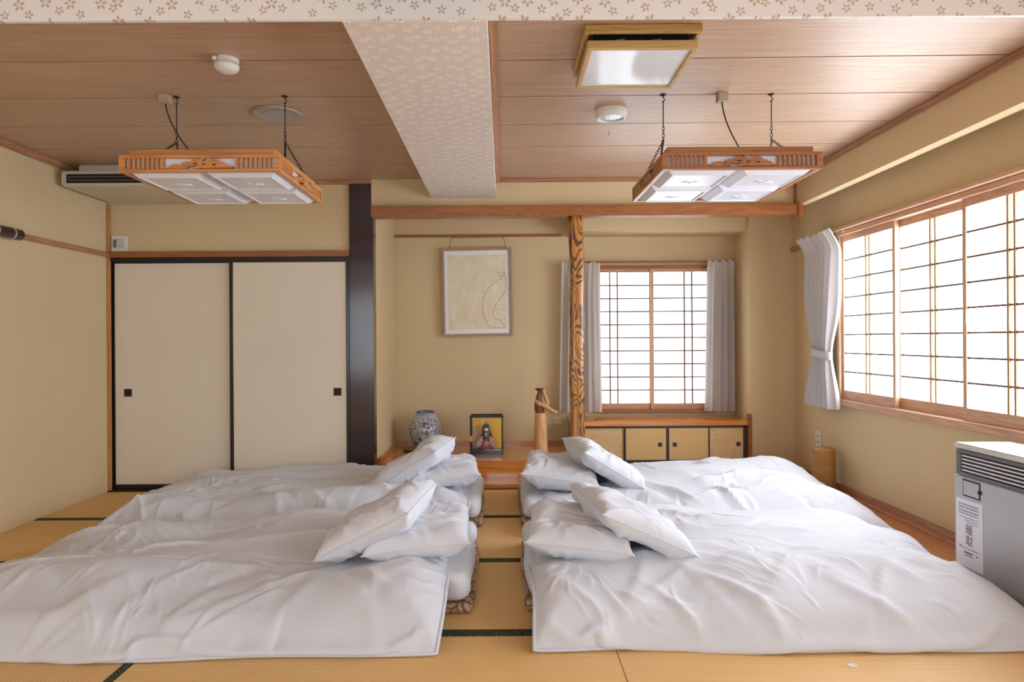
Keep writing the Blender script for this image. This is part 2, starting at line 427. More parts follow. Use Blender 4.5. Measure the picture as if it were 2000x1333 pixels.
post = struct(box('trim_pillar_dark', M['lacquer'], (-1.208, -1.019, 5.37, 5.482, 0, ZC - 0.002), bevel=0.004), 'tall dark purple-brown lacquered square pillar', 'pillar')
b = MB().box(-1.02, 2.30, 5.28, 5.40, 2.137, 2.222); b2 = MB().box(2.285, 2.325, 5.262, 5.42, 2.115, 2.222)
lint = struct(b.build('trim_lintel', M['lintel'], bevel=0.004), 'long orange wooden lintel across the alcove opening', 'lintel')
b2.build('end_block', M['lintel'], lint, bevel=0.004)
pb = []
for k in range(40):
    z = k / 39 * 2.137; pb.append((0.574 + 0.004 * math.sin(z * 5.1) + 0.003 * math.sin(z * 11 + 1), 5.335, z))
b = MB()
n = 20; vsr = []
for i, p in enumerate(pb):
    for k in range(n):
        a = 2 * math.pi * k / n; c, s_ = math.cos(a), math.sin(a); q = 0.056 / (abs(c) ** 5 + abs(s_) ** 5) ** 0.2
        q *= 1 + 0.03 * math.sin(p[2] * 7 + k * 1.3) * math.sin(k)
        vsr.append((p[0] + q * c, p[1] + q * s_, p[2]))
b.add(vsr, [(i * n + k, i * n + (k + 1) % n, (i + 1) * n + (k + 1) % n, (i + 1) * n + k) for i in range(39) for k in range(n)] + [tuple(range(n))[::-1], tuple(39 * n + k for k in range(n))])
struct(b.build('trim_pillar_grain', M['zebra'], smooth=True), 'orange alcove post with bold dark wavy grain', 'pillar')

# ------------------------------------------------------------------ alcove platform, rails
ZT = 0.185
pl = thing('alcove_platform', 'glossy orange wooden platform floor of the display alcove', 'platform', (-0.2, 5.6, 0))
box('deck', M['toko'], (-1.03, 0.60, 5.66, 6.5, ZT - 0.03, ZT), pl, bevel=0.002, seg=1)
box('front_board', M['toko'], (-1.03, 0.60, 5.63, 5.66, 0.035, ZT), pl, bevel=0.003)
box('back_skirting', M['orange_x'], (-1.03, 0.60, 6.485, 6.5, ZT, ZT + 0.03), pl)
box('side_skirting', M['orange_y'], (-1.03, -1.008, 5.56, 6.485, ZT, ZT + 0.03), pl)
box('end_cap', M['lintel'], (-1.03, -1.0, 5.50, 5.63, 0.035, 0.225), pl, bevel=0.006)
o = box('picture_rail', M['lintel'], (-1.03, 0.56, 6.475, 6.499, 2.158, 2.18)); o.rotation_euler = (0, 0, 0)
tag(o, 'slim brown picture rail high on the alcove back wall', 'rail')

# ------------------------------------------------------------------ sliding closet doors
def fusuma(n, x0, x1, y, hx, label):
    d = struct(bpy.data.objects.new('door_%d' % n, None), label, 'door'); COL.objects.link(d); d.location = ((x0 + x1) / 2, y, 0)
    z0, z1, f = 0.012, 1.815, 0.03
    box('panel', M['fusuma'], (x0 + f * 0.6, x1 - f * 0.6, y + 0.004, y + 0.018, z0 + 0.02, z1 - 0.01), d)
    box('stile', M['black'], (x0, x0 + f, y, y + 0.022, z0, z1), d, bevel=0.002, seg=1)
    box('stile', M['black'], (x1 - f, x1, y, y + 0.022, z0, z1), d, bevel=0.002, seg=1)
    box('top_rail', M['black'], (x0 + f, x1 - f, y, y + 0.022, z1 - 0.012, z1), d)
    box('bottom_rail', M['black'], (x0 + f, x1 - f, y, y + 0.022, z0, z0 + 0.036), d, bevel=0.002, seg=1)
    h = box('finger_pull', M['black'], (hx - 0.031, hx + 0.031, y + 0.0, y + 0.006, 0.745, 0.807), d, bevel=0.002, seg=1)
    box('pull_recess', M['groove'], (hx - 0.022, hx + 0.022, y - 0.0015, y + 0.001, 0.754, 0.798), h)
fusuma(1, -3.115, -2.135, 5.422, -2.985, 'cream paper sliding door with black frame nearest the corner')
fusuma(2, -2.163, -1.213, 5.392, -1.312, 'cream paper sliding door with black frame beside the dark pillar')

# ------------------------------------------------------------------ shoji windows
def shoji_x(win, x0, x1, y, z0, z1, rows, vfr, paper):
    """sash in a plane of constant y"""
    s = thing('sash', None, None, ((x0 + x1) / 2 - win.location.x, y - win.location.y, z0 - win.location.z)); s.parent = win
    f = 0.026
    box('sash_stile', M['shoji_wood'], (x0, x0 + f, y - 0.014, y + 0.014, z0, z1), s)
    box('sash_stile', M['shoji_wood'], (x1 - f, x1, y - 0.014, y + 0.014, z0, z1), s)
    box('sash_rail', M['shoji_wood_x'], (x0 + f, x1 - f, y - 0.014, y + 0.014, z1 - 0.03, z1), s)
    box('sash_rail', M['shoji_wood_x'], (x0 + f, x1 - f, y - 0.014, y + 0.014, z0, z0 + 0.05), s)
    a, c = z0 + 0.05, z1 - 0.03
    ho = None
    for i in range(1, rows):
        z = a + (c - a) * i / rows
        if ho is None: ho = box('horizontal_bar', M['kumiko_dark'], (x0 + f, x1 - f, y - 0.008, y + 0.004, z - 0.006, z + 0.006), s)
        else: share(ho, 'horizontal_bar', s, (0, 0, (c - a) * (i - 1) / rows))
    for q in vfr:
        xx = x0 + (x1 - x0) * q
        box('vertical_bar', M['kumiko_dark'], (xx - 0.006, xx + 0.006, y - 0.009, y + 0.004, a, c), s)
    box('shoji_paper', paper, (x0 + f * 0.5, x1 - f * 0.5, y + 0.004, y + 0.006, a - 0.01, c + 0.01), s)

def shoji_y(win, y0, y1, x, z0, z1, rows, paper, wide=0.03):
    """sash in a plane of constant x (facing -x)"""
    s = thing('sash', None, None, (x - win.location.x, (y0 + y1) / 2 - win.location.y, z0 - win.location.z)); s.parent = win
    f = wide
    box('sash_stile', M['shoji_wood'], (x - 0.015, x + 0.015, y0, y0 + f, z0, z1), s)
    box('sash_stile', M['shoji_wood'], (x - 0.015, x + 0.015, y1 - f, y1, z0, z1), s)
    box('sash_rail', M['shoji_wood_y'], (x - 0.015, x + 0.015, y0 + f, y1 - f, z1 - 0.045, z1), s)
    box('sash_rail', M['shoji_wood_y'], (x - 0.015, x + 0.015, y0 + f, y1 - f, z0, z0 + 0.07), s)
    a, c = z0 + 0.07, z1 - 0.045
    ho = None
    for i in range(1, rows):
        z = a + (c - a) * i / rows
        if ho is None: ho = box('horizontal_bar', M['kumiko_dark'], (x - 0.008, x + 0.004, y0 + f, y1 - f, z - 0.0055, z + 0.0055), s)
        else: share(ho, 'horizontal_bar', s, (0, 0, (c - a) * (i - 1) / rows))
    ym = (y0 + y1) / 2
    for q in (-0.024, 0.024):
        box('vertical_bar', M['kumiko'], (x - 0.010, x + 0.004, ym + q - 0.007, ym + q + 0.007, a, c), s)
    box('shoji_paper', paper, (x + 0.004, x + 0.006, y0 + f * 0.5, y1 - f * 0.5, a - 0.01, c + 0.01), s)
    return s

w1 = thing('window_1', 'small two-sash shoji window over the alcove counter', 'window', (1.43, 6.5, W1[2]), kind='structure')
x0, x1, z0, z1 = W1
box('head_frame', M['lintel'], (x0 - 0.02, x1 + 0.02, 6.455, 6.56, z1 - 0.03, z1), w1, bevel=0.002, seg=1)
box('sill_frame', M['lintel'], (x0 - 0.02, x1 + 0.02, 6.44, 6.56, z0, z0 + 0.032), w1, bevel=0.002, seg=1)
box('jamb', M['shoji_wood'], (x0 - 0.02, x0, 6.455, 6.56, z0 + 0.032, z1 - 0.03), w1)
box('jamb', M['shoji_wood'], (x1, x1 + 0.02, 6.455, 6.56, z0 + 0.032, z1 - 0.03), w1)
shoji_x(w1, x0, 1.418, 6.512, z0 + 0.032, z1 - 0.03, 10, (0.225, 0.365), M['paper_back'])
shoji_x(w1, 1.40, x1, 6.482, z0 + 0.032, z1 - 0.03, 10, (0.57, 0.70), M['paper_back'])

def long_window(n, W, label, ns=4, paper='paper_side'):
    w = thing('window_%d' % n, label, 'window', (XR, (W[0] + W[1]) / 2, W[2]), kind='structure')
    y0, y1, z0, z1 = W
    box('head_frame', M['shoji_wood_y'], (XR - 0.03, XR + 0.09, y0 - 0.03, y1 + 0.03, z1 - 0.015, z1 + 0.02), w, bevel=0.003, seg=1)
    box('sill_frame', M['shoji_wood_y'], (XR - 0.035, XR + 0.09, y0 - 0.03, y1 + 0.03, z0 - 0.035, z0 + 0.012), w, bevel=0.003, seg=1)
    box('jamb', M['shoji_wood'], (XR - 0.02, XR + 0.09, y0 - 0.03, y0, z0 + 0.012, z1 - 0.015), w)
    box('jamb', M['shoji_wood'], (XR - 0.02, XR + 0.09, y1, y1 + 0.03, z0 + 0.012, z1 - 0.015), w)
    L = (y1 - y0) / ns
    for k in range(ns):
        ya = y0 + L * k
        s = shoji_y(w, ya - (0.015 if k else 0), ya + L + (0.015 if k < ns - 1 else 0), XR + (0.016 if k % 2 else 0.05), z0 + 0.012, z1 - 0.015, 8, M[paper])
    return w
w2 = long_window(2, W2, 'long shoji window of wide sashes above the heater')
box('finger_pull', M['shoji_wood'], (XR - 0.002, XR + 0.002, 3.805, 3.822, 1.25, 1.33), w2)
long_window(3, W3, 'added long shoji window nearer the viewer, unseen, for fill light', paper='fill_near')  # unseen window added to light the room from the near side
w4 = thing('window_4', 'added wide shoji window behind the viewer, unseen, for fill light', 'window', ((W4[0] + W4[1]) / 2, YR, W4[2]), kind='structure')  # unseen window added to light walls and beds from behind
L = (W4[1] - W4[0]) / 4
for k in range(4):
    shoji_x(w4, W4[0] + L * k, W4[0] + L * (k + 1), YR - 0.03, W4[2], W4[3], 8, (0.5,), M['fill_rear'])
# curtain rails
def rail_obj(name, bx, label):
    r = thing(name, label, 'curtain rail', (bx[0], bx[2], bx[4]))
    box('track', M['shoji_wood_y'] if bx[1] - bx[0] < 0.2 else M['lintel'], bx, r, bevel=0.003, seg=1)
    return r
rail_obj('curtain_rail', (XR - 0.065, XR - 0.02, 1.9, 5.62, 1.985, 2.01), 'long wooden curtain rail above the wide window')
moulding(12, (XR - 0.028, XR, 5.23, 6.06, 1.945, 1.985), M['mould_y'], 'short brown rail end on the wall past the curtain')
rail_obj('curtain_rail', (0.72, 2.17, 6.40, 6.43, 1.895, 1.912), 'short brass-coloured curtain rail above the alcove window')
moulding(13, (XR - 0.02, XR, 1.9, 6.05, 0.003, 0.06), M['mould_y'], 'brown baseboard under the long window')
moulding(14, (XR - 0.05, XR - 0.02, 1.9, 6.05, 0.003, 0.02), M['orange_y'], 'thin orange floor strip under the long window')

# ------------------------------------------------------------------ bedding
M['linen'] = m_cloth('white_cotton', srgb(216, 218, 225), 0.8, 1100, 0.04)
M['linen_pillow'] = m_cloth('white_pillow_cotton', srgb(220, 222, 229), 0.75, 1100, 0.04)
M['mattress'] = m_cloth('white_mattress_cover', srgb(220, 222, 228), 0.85, 700, 0.08)
def m_pad():
    t = NT('brown_pad_cloth'); v = t.coords()
    vo = t.n('ShaderNodeTexVoronoi', inp={'Vector': v, 'Scale': 26.0}); vo.feature = 'DISTANCE_TO_EDGE'
    nz = t.noise(v, 40, 3)
    t.base(t.mix(t.math('LESS_THAN', vo.outputs['Distance'], 0.09), t.ramp(nz, [(0.3, srgb(168, 136, 108)), (0.7, srgb(204, 178, 150))]), srgb(128, 92, 68)), 0.85)
    return t.m
M['pad'] = m_pad()

def gnoise(shape, sx, sy, seed):
    """smooth random field, unit variance; sx, sy = feature size in cells"""
    r = np.random.RandomState(seed); w = r.randn(*shape)
    fx = np.fft.fftfreq(shape[0])[:, None]; fy = np.fft.fftfreq(shape[1])[None, :]
    k = np.exp(-2 * (math.pi ** 2) * ((fx * sx) ** 2 + (fy * sy) ** 2))
    q = np.real(np.fft.ifft2(np.fft.fft2(w) * k)); return q / (q.std() + 1e-9)

def sstep(x, a, b):
    t = np.clip((x - a) / (b - a), 0, 1); return t * t * (3 - 2 * t)

def relax(P, pairs, free):
    for A, B, rest, ks, kc in pairs:
        a = P[A]; b_ = P[B]; d = b_ - a
        l = np.sqrt((d * d).sum(-1)) + 1e-9
        e = (l - rest) / l
        e = np.where(e > 0, e * ks, e * kc) * 0.5
        c = d * e[..., None]
        P[A] = a + c * free[A]; P[B] = b_ - c * free[B]

def pair_sets(n, m, hx, hy, ks, kc, kb):
    out = []
    def S(i0, i1, st): return slice(i0, i1, st)
    for off in (0, 1):
        k = (n - 1 - off + 1) // 2
        out.append(((S(off, off + 2 * k - 1, 2), slice(None)), (S(off + 1, off + 2 * k, 2), slice(None)), hx, ks, kc))
        k = (m - 1 - off + 1) // 2
        out.append(((slice(None), S(off, off + 2 * k - 1, 2)), (slice(None), S(off + 1, off + 2 * k, 2)), hy, ks, kc))
        k = (n - 1 - off + 1) // 2; hd = np.sqrt(hx * hx + hy * hy) if np.isscalar(hx) else hx
        out.append(((S(off, off + 2 * k - 1, 2), slice(0, m - 1)), (S(off + 1, off + 2 * k, 2), slice(1, m)), hd, ks * 0.5, kc * 0.3))
        out.append(((S(off, off + 2 * k - 1, 2), slice(1, m)), (S(off + 1, off + 2 * k, 2), slice(0, m - 1)), hd, ks * 0.5, kc * 0.3))
    for off in range(4):
        a = np.array([i for i in range(n - 2) if i % 4 == off]); 
        if len(a): out.append(((a, slice(None)), (a + 2, slice(None)), 2 * hx, 0.0, kb))
        a = np.array([j for j in range(m - 2) if j % 4 == off])
        if len(a): out.append(((slice(None), a), (slice(None), a + 2), 2 * hy, 0.0, kb))
    return out

def creases(P, sx, sy, count, seed, bias, amp=(0.002, 0.0056), wd=(0.0035, 0.0085), ln=(0.02, 0.075), edge=0.02):
    """many short sharp creases pressed into a cloth grid; neighbours share a direction"""
    n, m = P.shape[:2]; r = random.Random(seed)
    A, B = np.linspace(0, sx, n), np.linspace(0, sy, m)
    dirf = gnoise((n, m), 0.16 * n / sx, 0.16 * m / sy, seed + 2); dens = gnoise((n, m), 0.10 * n / sx, 0.10 * m / sy, seed + 3)
    k = 0; tries = 0
    while k < count and tries < count * 8:
        tries += 1
        ca, cb = r.uniform(edge, sx - edge), r.uniform(edge, sy - edge)
        i, j = int(ca / sx * (n - 1)), int(cb / sy * (m - 1))
        if r.random() > 0.25 + 0.5 * dens[i, j]: continue
        k += 1
        an = bias(ca, cb) + 0.7 * dirf[i, j] + r.uniform(-0.15, 0.15)
        l, w, h = r.uniform(*ln), r.uniform(*wd), r.uniform(*amp) * (1 if r.random() < 0.72 else -0.7)
        R_ = 2.2 * l
        i0, i1 = np.searchsorted(A, ca - R_), np.searchsorted(A, ca + R_); j0, j1 = np.searchsorted(B, cb - R_), np.searchsorted(B, cb + R_)
        a = A[i0:i1, None] - ca; b = B[None, j0:j1] - cb
        u = a * math.cos(an) + b * math.sin(an); x = -a * math.sin(an) + b * math.cos(an) + r.uniform(-3, 3) * u * u
        e = np.minimum(np.minimum(A[i0:i1, None], sx - A[i0:i1, None]), np.minimum(B[None, j0:j1], sy - B[None, j0:j1]))
        P[i0:i1, j0:j1, 2] += h * np.exp(-(u / l) ** 2) * np.exp(-np.where(x > 0, (x / w) ** 2, (x / (2.6 * w)) ** 2)) * np.clip(e / 0.03, 0, 1)
    return P

def up2(F):
    """bilinear refine of a grid field to (2n-1, 2m-1)"""
    n, m = F.shape[:2]; G = np.zeros((2 * n - 1, 2 * m - 1) + F.shape[2:])
    G[::2, ::2] = F; G[1::2, ::2] = (F[:-1] + F[1:]) / 2; G[:, 1::2] = (G[:, :-1:2] + G[:, 2::2]) / 2
    return G

def duvet_surface(L, W, seed, foot_soft=0.5, puff=0.078, zm=0.15, b_m=0.40, b_far=0.16, excess=(0.035, 0.085)):
    """a (0 head .. L foot) by b (0 near .. W far); returns grid of (a, b, z)"""
    n, m = 95, 65
    def fields(n, m):
        a = np.linspace(0, L, n)[:, None] * np.ones((1, m)); b = np.linspace(0, W, m)[None, :] * np.ones((n, 1))
        near = np.clip(1 - (1 - np.clip(b / b_m, 0, 1)) ** 2, 0, 1) ** 0.8; far = 1 - sstep(b, W - b_far - 0.10, W + 0.03)
        foot = np.clip(1 - np.clip((a - (L - foot_soft)) / foot_soft, 0, 1) ** 2, 0, 1) ** 0.85
        mt = zm * near * far * foot
        d = np.minimum(np.minimum(a * 1.1 + 0.0, (L - a)), np.minimum(b * 1.0, (W - b)))
        t = puff * (1 - np.exp(-np.clip(d, 0, 9) / 0.075))
        sx = n / L
        lump = gnoise((n, m), 0.17 * sx, 0.13 * sx, seed) * 0.018 + gnoise((n, m), 0.30 * sx, 0.10 * sx, seed + 5) * 0.014
        press = 0.035 * np.exp(-((a - 0.25) / 0.32) ** 2 - ((b - W * 0.5) / 0.30) ** 2)
        rf = random.Random(seed * 7 + 1); fold = np.zeros((n, m))
        for k in range(46):
            if k < 20:      # soft folds running down the near side to the hem
                ca, cb = rf.uniform(0.05, L), rf.uniform(0.10, 0.50); an = rf.choice((1, 1, -1)) * rf.uniform(0.6, 1.25); ln = rf.uniform(0.10, 0.24)
            elif k < 38:    # creases along the length on top
                ca, cb = rf.uniform(0.3, L), rf.uniform(0.45, W - 0.15); an = rf.uniform(-0.45, 0.45); ln = rf.uniform(0.10, 0.28)
            else:           # gathers at the head hem
                ca, cb = rf.uniform(0.0, 0.18), rf.uniform(0.08, W - 0.1); an = rf.uniform(-0.3, 0.3); ln = rf.uniform(0.08, 0.16)
            wd = rf.uniform(0.014, 0.032); am = rf.uniform(0.006, 0.014) * rf.choice((1, 1, 1, -0.8))
            u = (a - ca) * math.cos(an) - (b - cb) * math.sin(an); w = (a - ca) * math.sin(an) + (b - cb) * math.cos(an)
            w = w + 0.10 * u * u / ln * rf.uniform(-1, 1)
            fold += am * np.exp(-(u / ln) ** 2) * np.exp(-np.where(w > 0, (w / wd) ** 2, (w / (wd * 1.9)) ** 2))
        fold *= np.clip(d / 0.07, 0, 1)
        S = mt + fold + t * (1 + 0.12 * np.sin(a * 3 + seed)) + lump * np.clip(t / puff, 0, 1) * np.clip(d / 0.15, 0, 1) - press
        return a, b, np.clip(S, 0.0, None)
    a, b, S = fields(n, m)
    P = np.stack([a, b, S + 0.004], -1)
    hx, hy = L / (n - 1), W / (m - 1)
    free = np.ones((n, m, 1)); free[0] = free[-1] = 0; free[:, 0] = free[:, -1] = 0
    def run(P, S, free, hx, hy, it, seed, kick, kb):
        n, m = S.shape
        gx = np.gradient(S, hx, axis=0); gy = np.gradient(S, hy, axis=1)
        A0, B0 = P[..., 0].copy(), P[..., 1].copy()
        base = np.stack([np.linspace(0, L, n)[:, None] * np.ones((1, m)), np.linspace(0, W, m)[None, :] * np.ones((n, 1)), S], -1)
        ps = []
        wr = 0.25 + 1.1 * np.clip(gnoise((n, m), 0.12 * n / L, 0.10 * n / L, seed + 21 if n < 100 else seed + 18), 0, 1.6)
        for A, B, rest, ks, kc in pair_sets(n, m, hx, hy, 1.0, 0.8, kb):
            d = base[B] - base[A]
            wm = 0.5 * (wr[A] + wr[B])
            r = np.sqrt((d[..., 0] * (1 + excess[0] * wm)) ** 2 + (d[..., 1] * (1 + excess[1] * wm)) ** 2 + d[..., 2] ** 2)
            ps.append((A, B, r, ks, kc))
        P[..., 2] += kick * np.abs(gnoise((n, m), 2.6 * n / 95, 1.5 * n / 95, seed + 9)) * free[..., 0]
        prev = P.copy()
        for k in range(it):
            v = (P - prev) * 0.93; prev = P.copy()
            P = P + v * free; P[..., 2] -= 0.00022 * free[..., 0]
            for _ in range(2): relax(P, ps, free)
            sup = S + gx * (P[..., 0] - base[..., 0]) + gy * (P[..., 1] - base[..., 1])
            pen = P[..., 2] < sup
            P[..., 2] = np.where(pen & (free[..., 0] > 0), sup, P[..., 2])
            P[..., 2] = np.minimum(P[..., 2], sup + 0.05)
        return P
    P = run(P, S, free, hx, hy, 70, seed, 0.012, 0.06)
    P = up2(P); n, m = P.shape[:2]; S2 = up2(S)
    free = np.ones((n, m, 1)); free[0] = free[-1] = 0; free[:, 0] = free[:, -1] = 0
    P = run(P, S2, free, L / (n - 1), W / (m - 1), 28, seed + 3, 0.0012, 0.10)
    # one light smoothing pass
    for _ in range(1):
        Q = P.copy(); Q[1:-1, 1:-1] = 0.5 * P[1:-1, 1:-1] + 0.125 * (P[:-2, 1:-1] + P[2:, 1:-1] + P[1:-1, :-2] + P[1:-1, 2:]); P = Q
    P = up2(P)
    for _ in range(2):
        Q = P.copy(); Q[1:-1, 1:-1] = 0.5 * P[1:-1, 1:-1] + 0.125 * (P[:-2, 1:-1] + P[2:, 1:-1] + P[1:-1, :-2] + P[1:-1, 2:]); P = Q
    def bias(a_, b_): return -0.9 if b_ < b_m * 0.9 else 0.05
    P = creases(P, L, W, 330, seed + 40, bias)
    P = creases(P, L, W, 60, seed + 41, bias, amp=(0.005, 0.011), wd=(0.009, 0.018), ln=(0.06, 0.16))
    return P

def perimeter_wave(P, L, W, seed):
    """bend the outline so that hems are not ruler straight"""
    r = random.Random(seed); ph = [r.uniform(0, 6) for _ in range(6)]
    a, b = P[..., 0] / L, P[..., 1] / W
    P[..., 1] += 0.018 * np.sin(a * 6 + ph[0]) * (1 - b) + 0.010 * np.sin(a * 15 + ph[1]) * (1 - b)
    P[..., 0] += (0.020 * np.sin(b * 5 + ph[2]) + 0.01 * np.sin(b * 13 + ph[3])) * (1 - a) + 0.05 * np.sin(b * 3.1 + 0.1) * a
    return P

def rounded_slab(name, mat, x0, x1, y0, y1, z0, z1, r, parent=None, origin=None, wob=0.006, seed=1):
    """soft slab: rounded-rectangle outline swept through a rounded edge profile"""
    rr = random.Random(seed); ph = [rr.uniform(0, 6) for _ in range(6)]
    rc = r * 1.5; out = []
    def side(a, b, n): return [a + (b - a) * k / n for k in range(n)]
    cx, cy = (x0 + x1) / 2, (y0 + y1) / 2; hx, hy = (x1 - x0) / 2, (y1 - y0) / 2
    for qx, qy, a0 in ((1, 1, 0), (-1, 1, 90), (-1, -1, 180), (1, -1, 270)):
        for k in range(7):
            a = math.radians(a0 + 90 * k / 6); out.append((qx * (hx - rc), qy * (hy - rc), math.cos(a), math.sin(a)))
        n2 = 16 if a0 in (90, 270) else 30
        a = math.radians(a0 + 90)
        nx_, ny_ = {0: (-1, 1), 90: (-1, -1), 180: (1, -1), 270: (1, 1)}[a0]
        p0 = (qx * (hx - rc), qy * (hy - rc)); p1 = (nx_ * (hx - rc), ny_ * (hy - rc))
        for k in range(1, n2): out.append((p0[0] + (p1[0] - p0[0]) * k / n2, p0[1] + (p1[1] - p0[1]) * k / n2, math.cos(a), math.sin(a)))
    b = MB(); N = len(out); rings = []
    prof = [(-r * 1.6, z0)] + [(r * (math.sin(t) - 1), z0 + r * (1 - math.cos(t))) for t in [math.pi / 2 * k / 5 for k in range(6)]]
    prof += [(r * (math.cos(t) - 1), z1 - r * (1 - math.sin(t))) for t in [math.pi / 2 * k / 5 for k in range(6)]] + [(-r * 1.6, z1)]
    vs_ = []
    for off, z in prof:
        for px, py, nx_, ny_ in out:
            w = wob * (math.sin(py * 11 + ph[0]) + 0.6 * math.sin(px * 13 + py * 7 + ph[1]))
            vs_.append((cx + px + nx_ * (rc + off + w), cy + py + ny_ * (rc + off + w), z + (wob * 0.5 * math.sin(px * 6 + py * 9 + ph[2]) if z > z0 + r else 0)))
    m = len(prof)
    fs_ = [(i * N + k, i * N + (k + 1) % N, (i + 1) * N + (k + 1) % N, (i + 1) * N + k) for i in range(m - 1) for k in range(N)] + [tuple(range(N - 1, -1, -1)), tuple((m - 1) * N + k for k in range(N))]
    b.add(vs_, fs_)
    return b.build(name, mat, None, smooth=True, origin=origin)

def pillow_mesh(seed, w=0.62, h=0.44, T=0.15):
    """two sewn layers blown up with cloth that does not stretch; wrinkles come out at the seams"""
    n, m = 57, 41
    U = np.linspace(-w / 2, w / 2, n)[:, None] * np.ones((1, m)); V = np.linspace(-h / 2, h / 2, m)[None, :] * np.ones((n, 1))
    e = np.minimum(np.minimum(U + w / 2, w / 2 - U), np.minimum(V + h / 2, h / 2 - V))
    hx, hy = w / (n - 1), h / (m - 1)
    ps = pair_sets(n, m, hx, hy, 1.0, 0.7, 0.03)
    free = np.ones((n, m, 1))
    A = np.stack([U, V, 0.02 * np.sqrt(np.clip(e, 0, 1) / (h / 2)) + 0.0015 * gnoise((n, m), 2, 2, seed)], -1)
    B = np.stack([U, V, -0.02 * np.sqrt(np.clip(e, 0, 1) / (h / 2)) + 0.0015 * gnoise((n, m), 2, 2, seed + 1)], -1)
    pa, pb_ = A.copy(), B.copy()
    def nrm(P):
        dx = np.zeros_like(P); dy = np.zeros_like(P)
        dx[1:-1] = P[2:] - P[:-2]; dx[0] = P[1] - P[0]; dx[-1] = P[-1] - P[-2]
        dy[:, 1:-1] = P[:, 2:] - P[:, :-2]; dy[:, 0] = P[:, 1] - P[:, 0]; dy[:, -1] = P[:, -1] - P[:, -2]
        c = np.cross(dx, dy); return c / (np.linalg.norm(c, axis=-1, keepdims=True) + 1e-9)
    lim = T / 2 * (1 + 0.16 * gnoise((n, m), 7, 6, seed + 4))
    for k in range(90):
        va, vb = (A - pa) * 0.9, (B - pb_) * 0.9; pa, pb_ = A.copy(), B.copy()
        A = A + va + nrm(A) * 0.0011; B = B + vb - nrm(B) * 0.0011
        for _ in range(3):
            relax(A, ps, free); relax(B, ps, free)
            for s in ((0, slice(None)), (-1, slice(None)), (slice(None), 0), (slice(None), -1)):
                q = (A[s] + B[s]) / 2; q[:, 2] *= 0.6; A[s] = q; B[s] = q
        A[..., 2] = np.clip(A[..., 2], -0.01, lim); B[..., 2] = np.clip(B[..., 2], -lim, 0.01)
    rf = random.Random(seed * 3)
    for P in (A, B):
        sg = 1 if P is A else -1
        for k in range(30):
            if k < 14:      # gathers running in from the seams
                q = rf.uniform(0, 2 * (w + h))
                if q < w: ca, cb, an = q - w / 2, -h / 2, math.pi / 2
                elif q < w + h: ca, cb, an = w / 2, q - w - h / 2, math.pi
                elif q < 2 * w + h: ca, cb, an = q - w - h - w / 2, h / 2, -math.pi / 2
                else: ca, cb, an = -w / 2, q - 2 * w - h - h / 2, 0.0
                an += rf.uniform(-0.5, 0.5); ln, wd, am = rf.uniform(0.06, 0.13), rf.uniform(0.008, 0.016), rf.uniform(0.007, 0.015)
                ca += math.cos(an) * ln * 0.6; cb += math.sin(an) * ln * 0.6
            else:
                ca, cb, an = rf.uniform(-w * 0.4, w * 0.4), rf.uniform(-h * 0.4, h * 0.4), rf.uniform(-1.6, 1.6)
                ln, wd, am = rf.uniform(0.05, 0.12), rf.uniform(0.009, 0.02), rf.uniform(0.003, 0.009) * rf.choice((1, -1))
            u = (U - ca) * math.cos(an) + (V - cb) * math.sin(an); x_ = -(U - ca) * math.sin(an) + (V - cb) * math.cos(an)
            P[..., 2] += sg * am * np.exp(-(u / ln) ** 2 - (x_ / wd) ** 2) * np.clip(e / 0.012, 0, 1)
        P[1:-1, 1:-1] = 0.6 * P[1:-1, 1:-1] + 0.1 * (P[:-2, 1:-1] + P[2:, 1:-1] + P[1:-1, :-2] + P[1:-1, 2:])
    A, B = up2(A), up2(B)
    for P, sg, sd in ((A, 1, 50), (B, -1, 60)):
        for _ in range(2): P[1:-1, 1:-1] = 0.5 * P[1:-1, 1:-1] + 0.125 * (P[:-2, 1:-1] + P[2:, 1:-1] + P[1:-1, :-2] + P[1:-1, 2:])
        Z = creases(np.zeros_like(P), w, h, 110, seed + sd, lambda a_, b_: math.atan2(b_ - h / 2, a_ - w / 2), amp=(0.0025, 0.0065), wd=(0.0035, 0.009), ln=(0.02, 0.06), edge=0.01)
        P[..., 2] += sg * Z[..., 2]
    return A, B

def pillow_data(seed, **k):
    A, B = pillow_mesh(seed, **k)
    n, m = A.shape[:2]
    vs_ = A.reshape(-1, 3).tolist(); idx = {}
    fs_ = [(i * m + j, (i + 1) * m + j, (i + 1) * m + j + 1, i * m + j + 1) for i in range(n - 1) for j in range(m - 1)]
    for i in range(n):
        for j in range(m):
            if i in (0, n - 1) or j in (0, m - 1): idx[i, j] = i * m + j
            else: idx[i, j] = len(vs_); vs_.append(B[i, j].tolist())
    fs_ += [(idx[i, j], idx[i, j + 1], idx[i + 1, j + 1], idx[i + 1, j]) for i in range(n - 1) for j in range(m - 1)]
    me = bpy.data.meshes.new('pillow'); me.from_pydata(vs_, [], fs_)
    me.polygons.foreach_set('use_smooth', [True] * len(me.polygons)); me.materials.append(M['linen_pillow'])
    loop = [A[i, 0] for i in range(n)] + [A[-1, j] for j in range(1, m)] + [A[i, -1] for i in range(n - 2, -1, -1)] + [A[0, j] for j in range(m - 2, 0, -1)]; loop = loop[::2]
    sm = MB().tube(loop, 0.0035, 5, closed=True)
    return me, sm

PIL = [pillow_data(11, T=0.145), pillow_data(23, T=0.155), pillow_data(37, T=0.165, w=0.62, h=0.48)]
SEAM = []
for me, sm in PIL:
    s = bpy.data.meshes.new('seam'); s.from_pydata(sm.v, [], sm.f); s.polygons.foreach_set('use_smooth', [True] * len(s.polygons)); s.materials.append(M['linen_pillow']); SEAM.append(s)

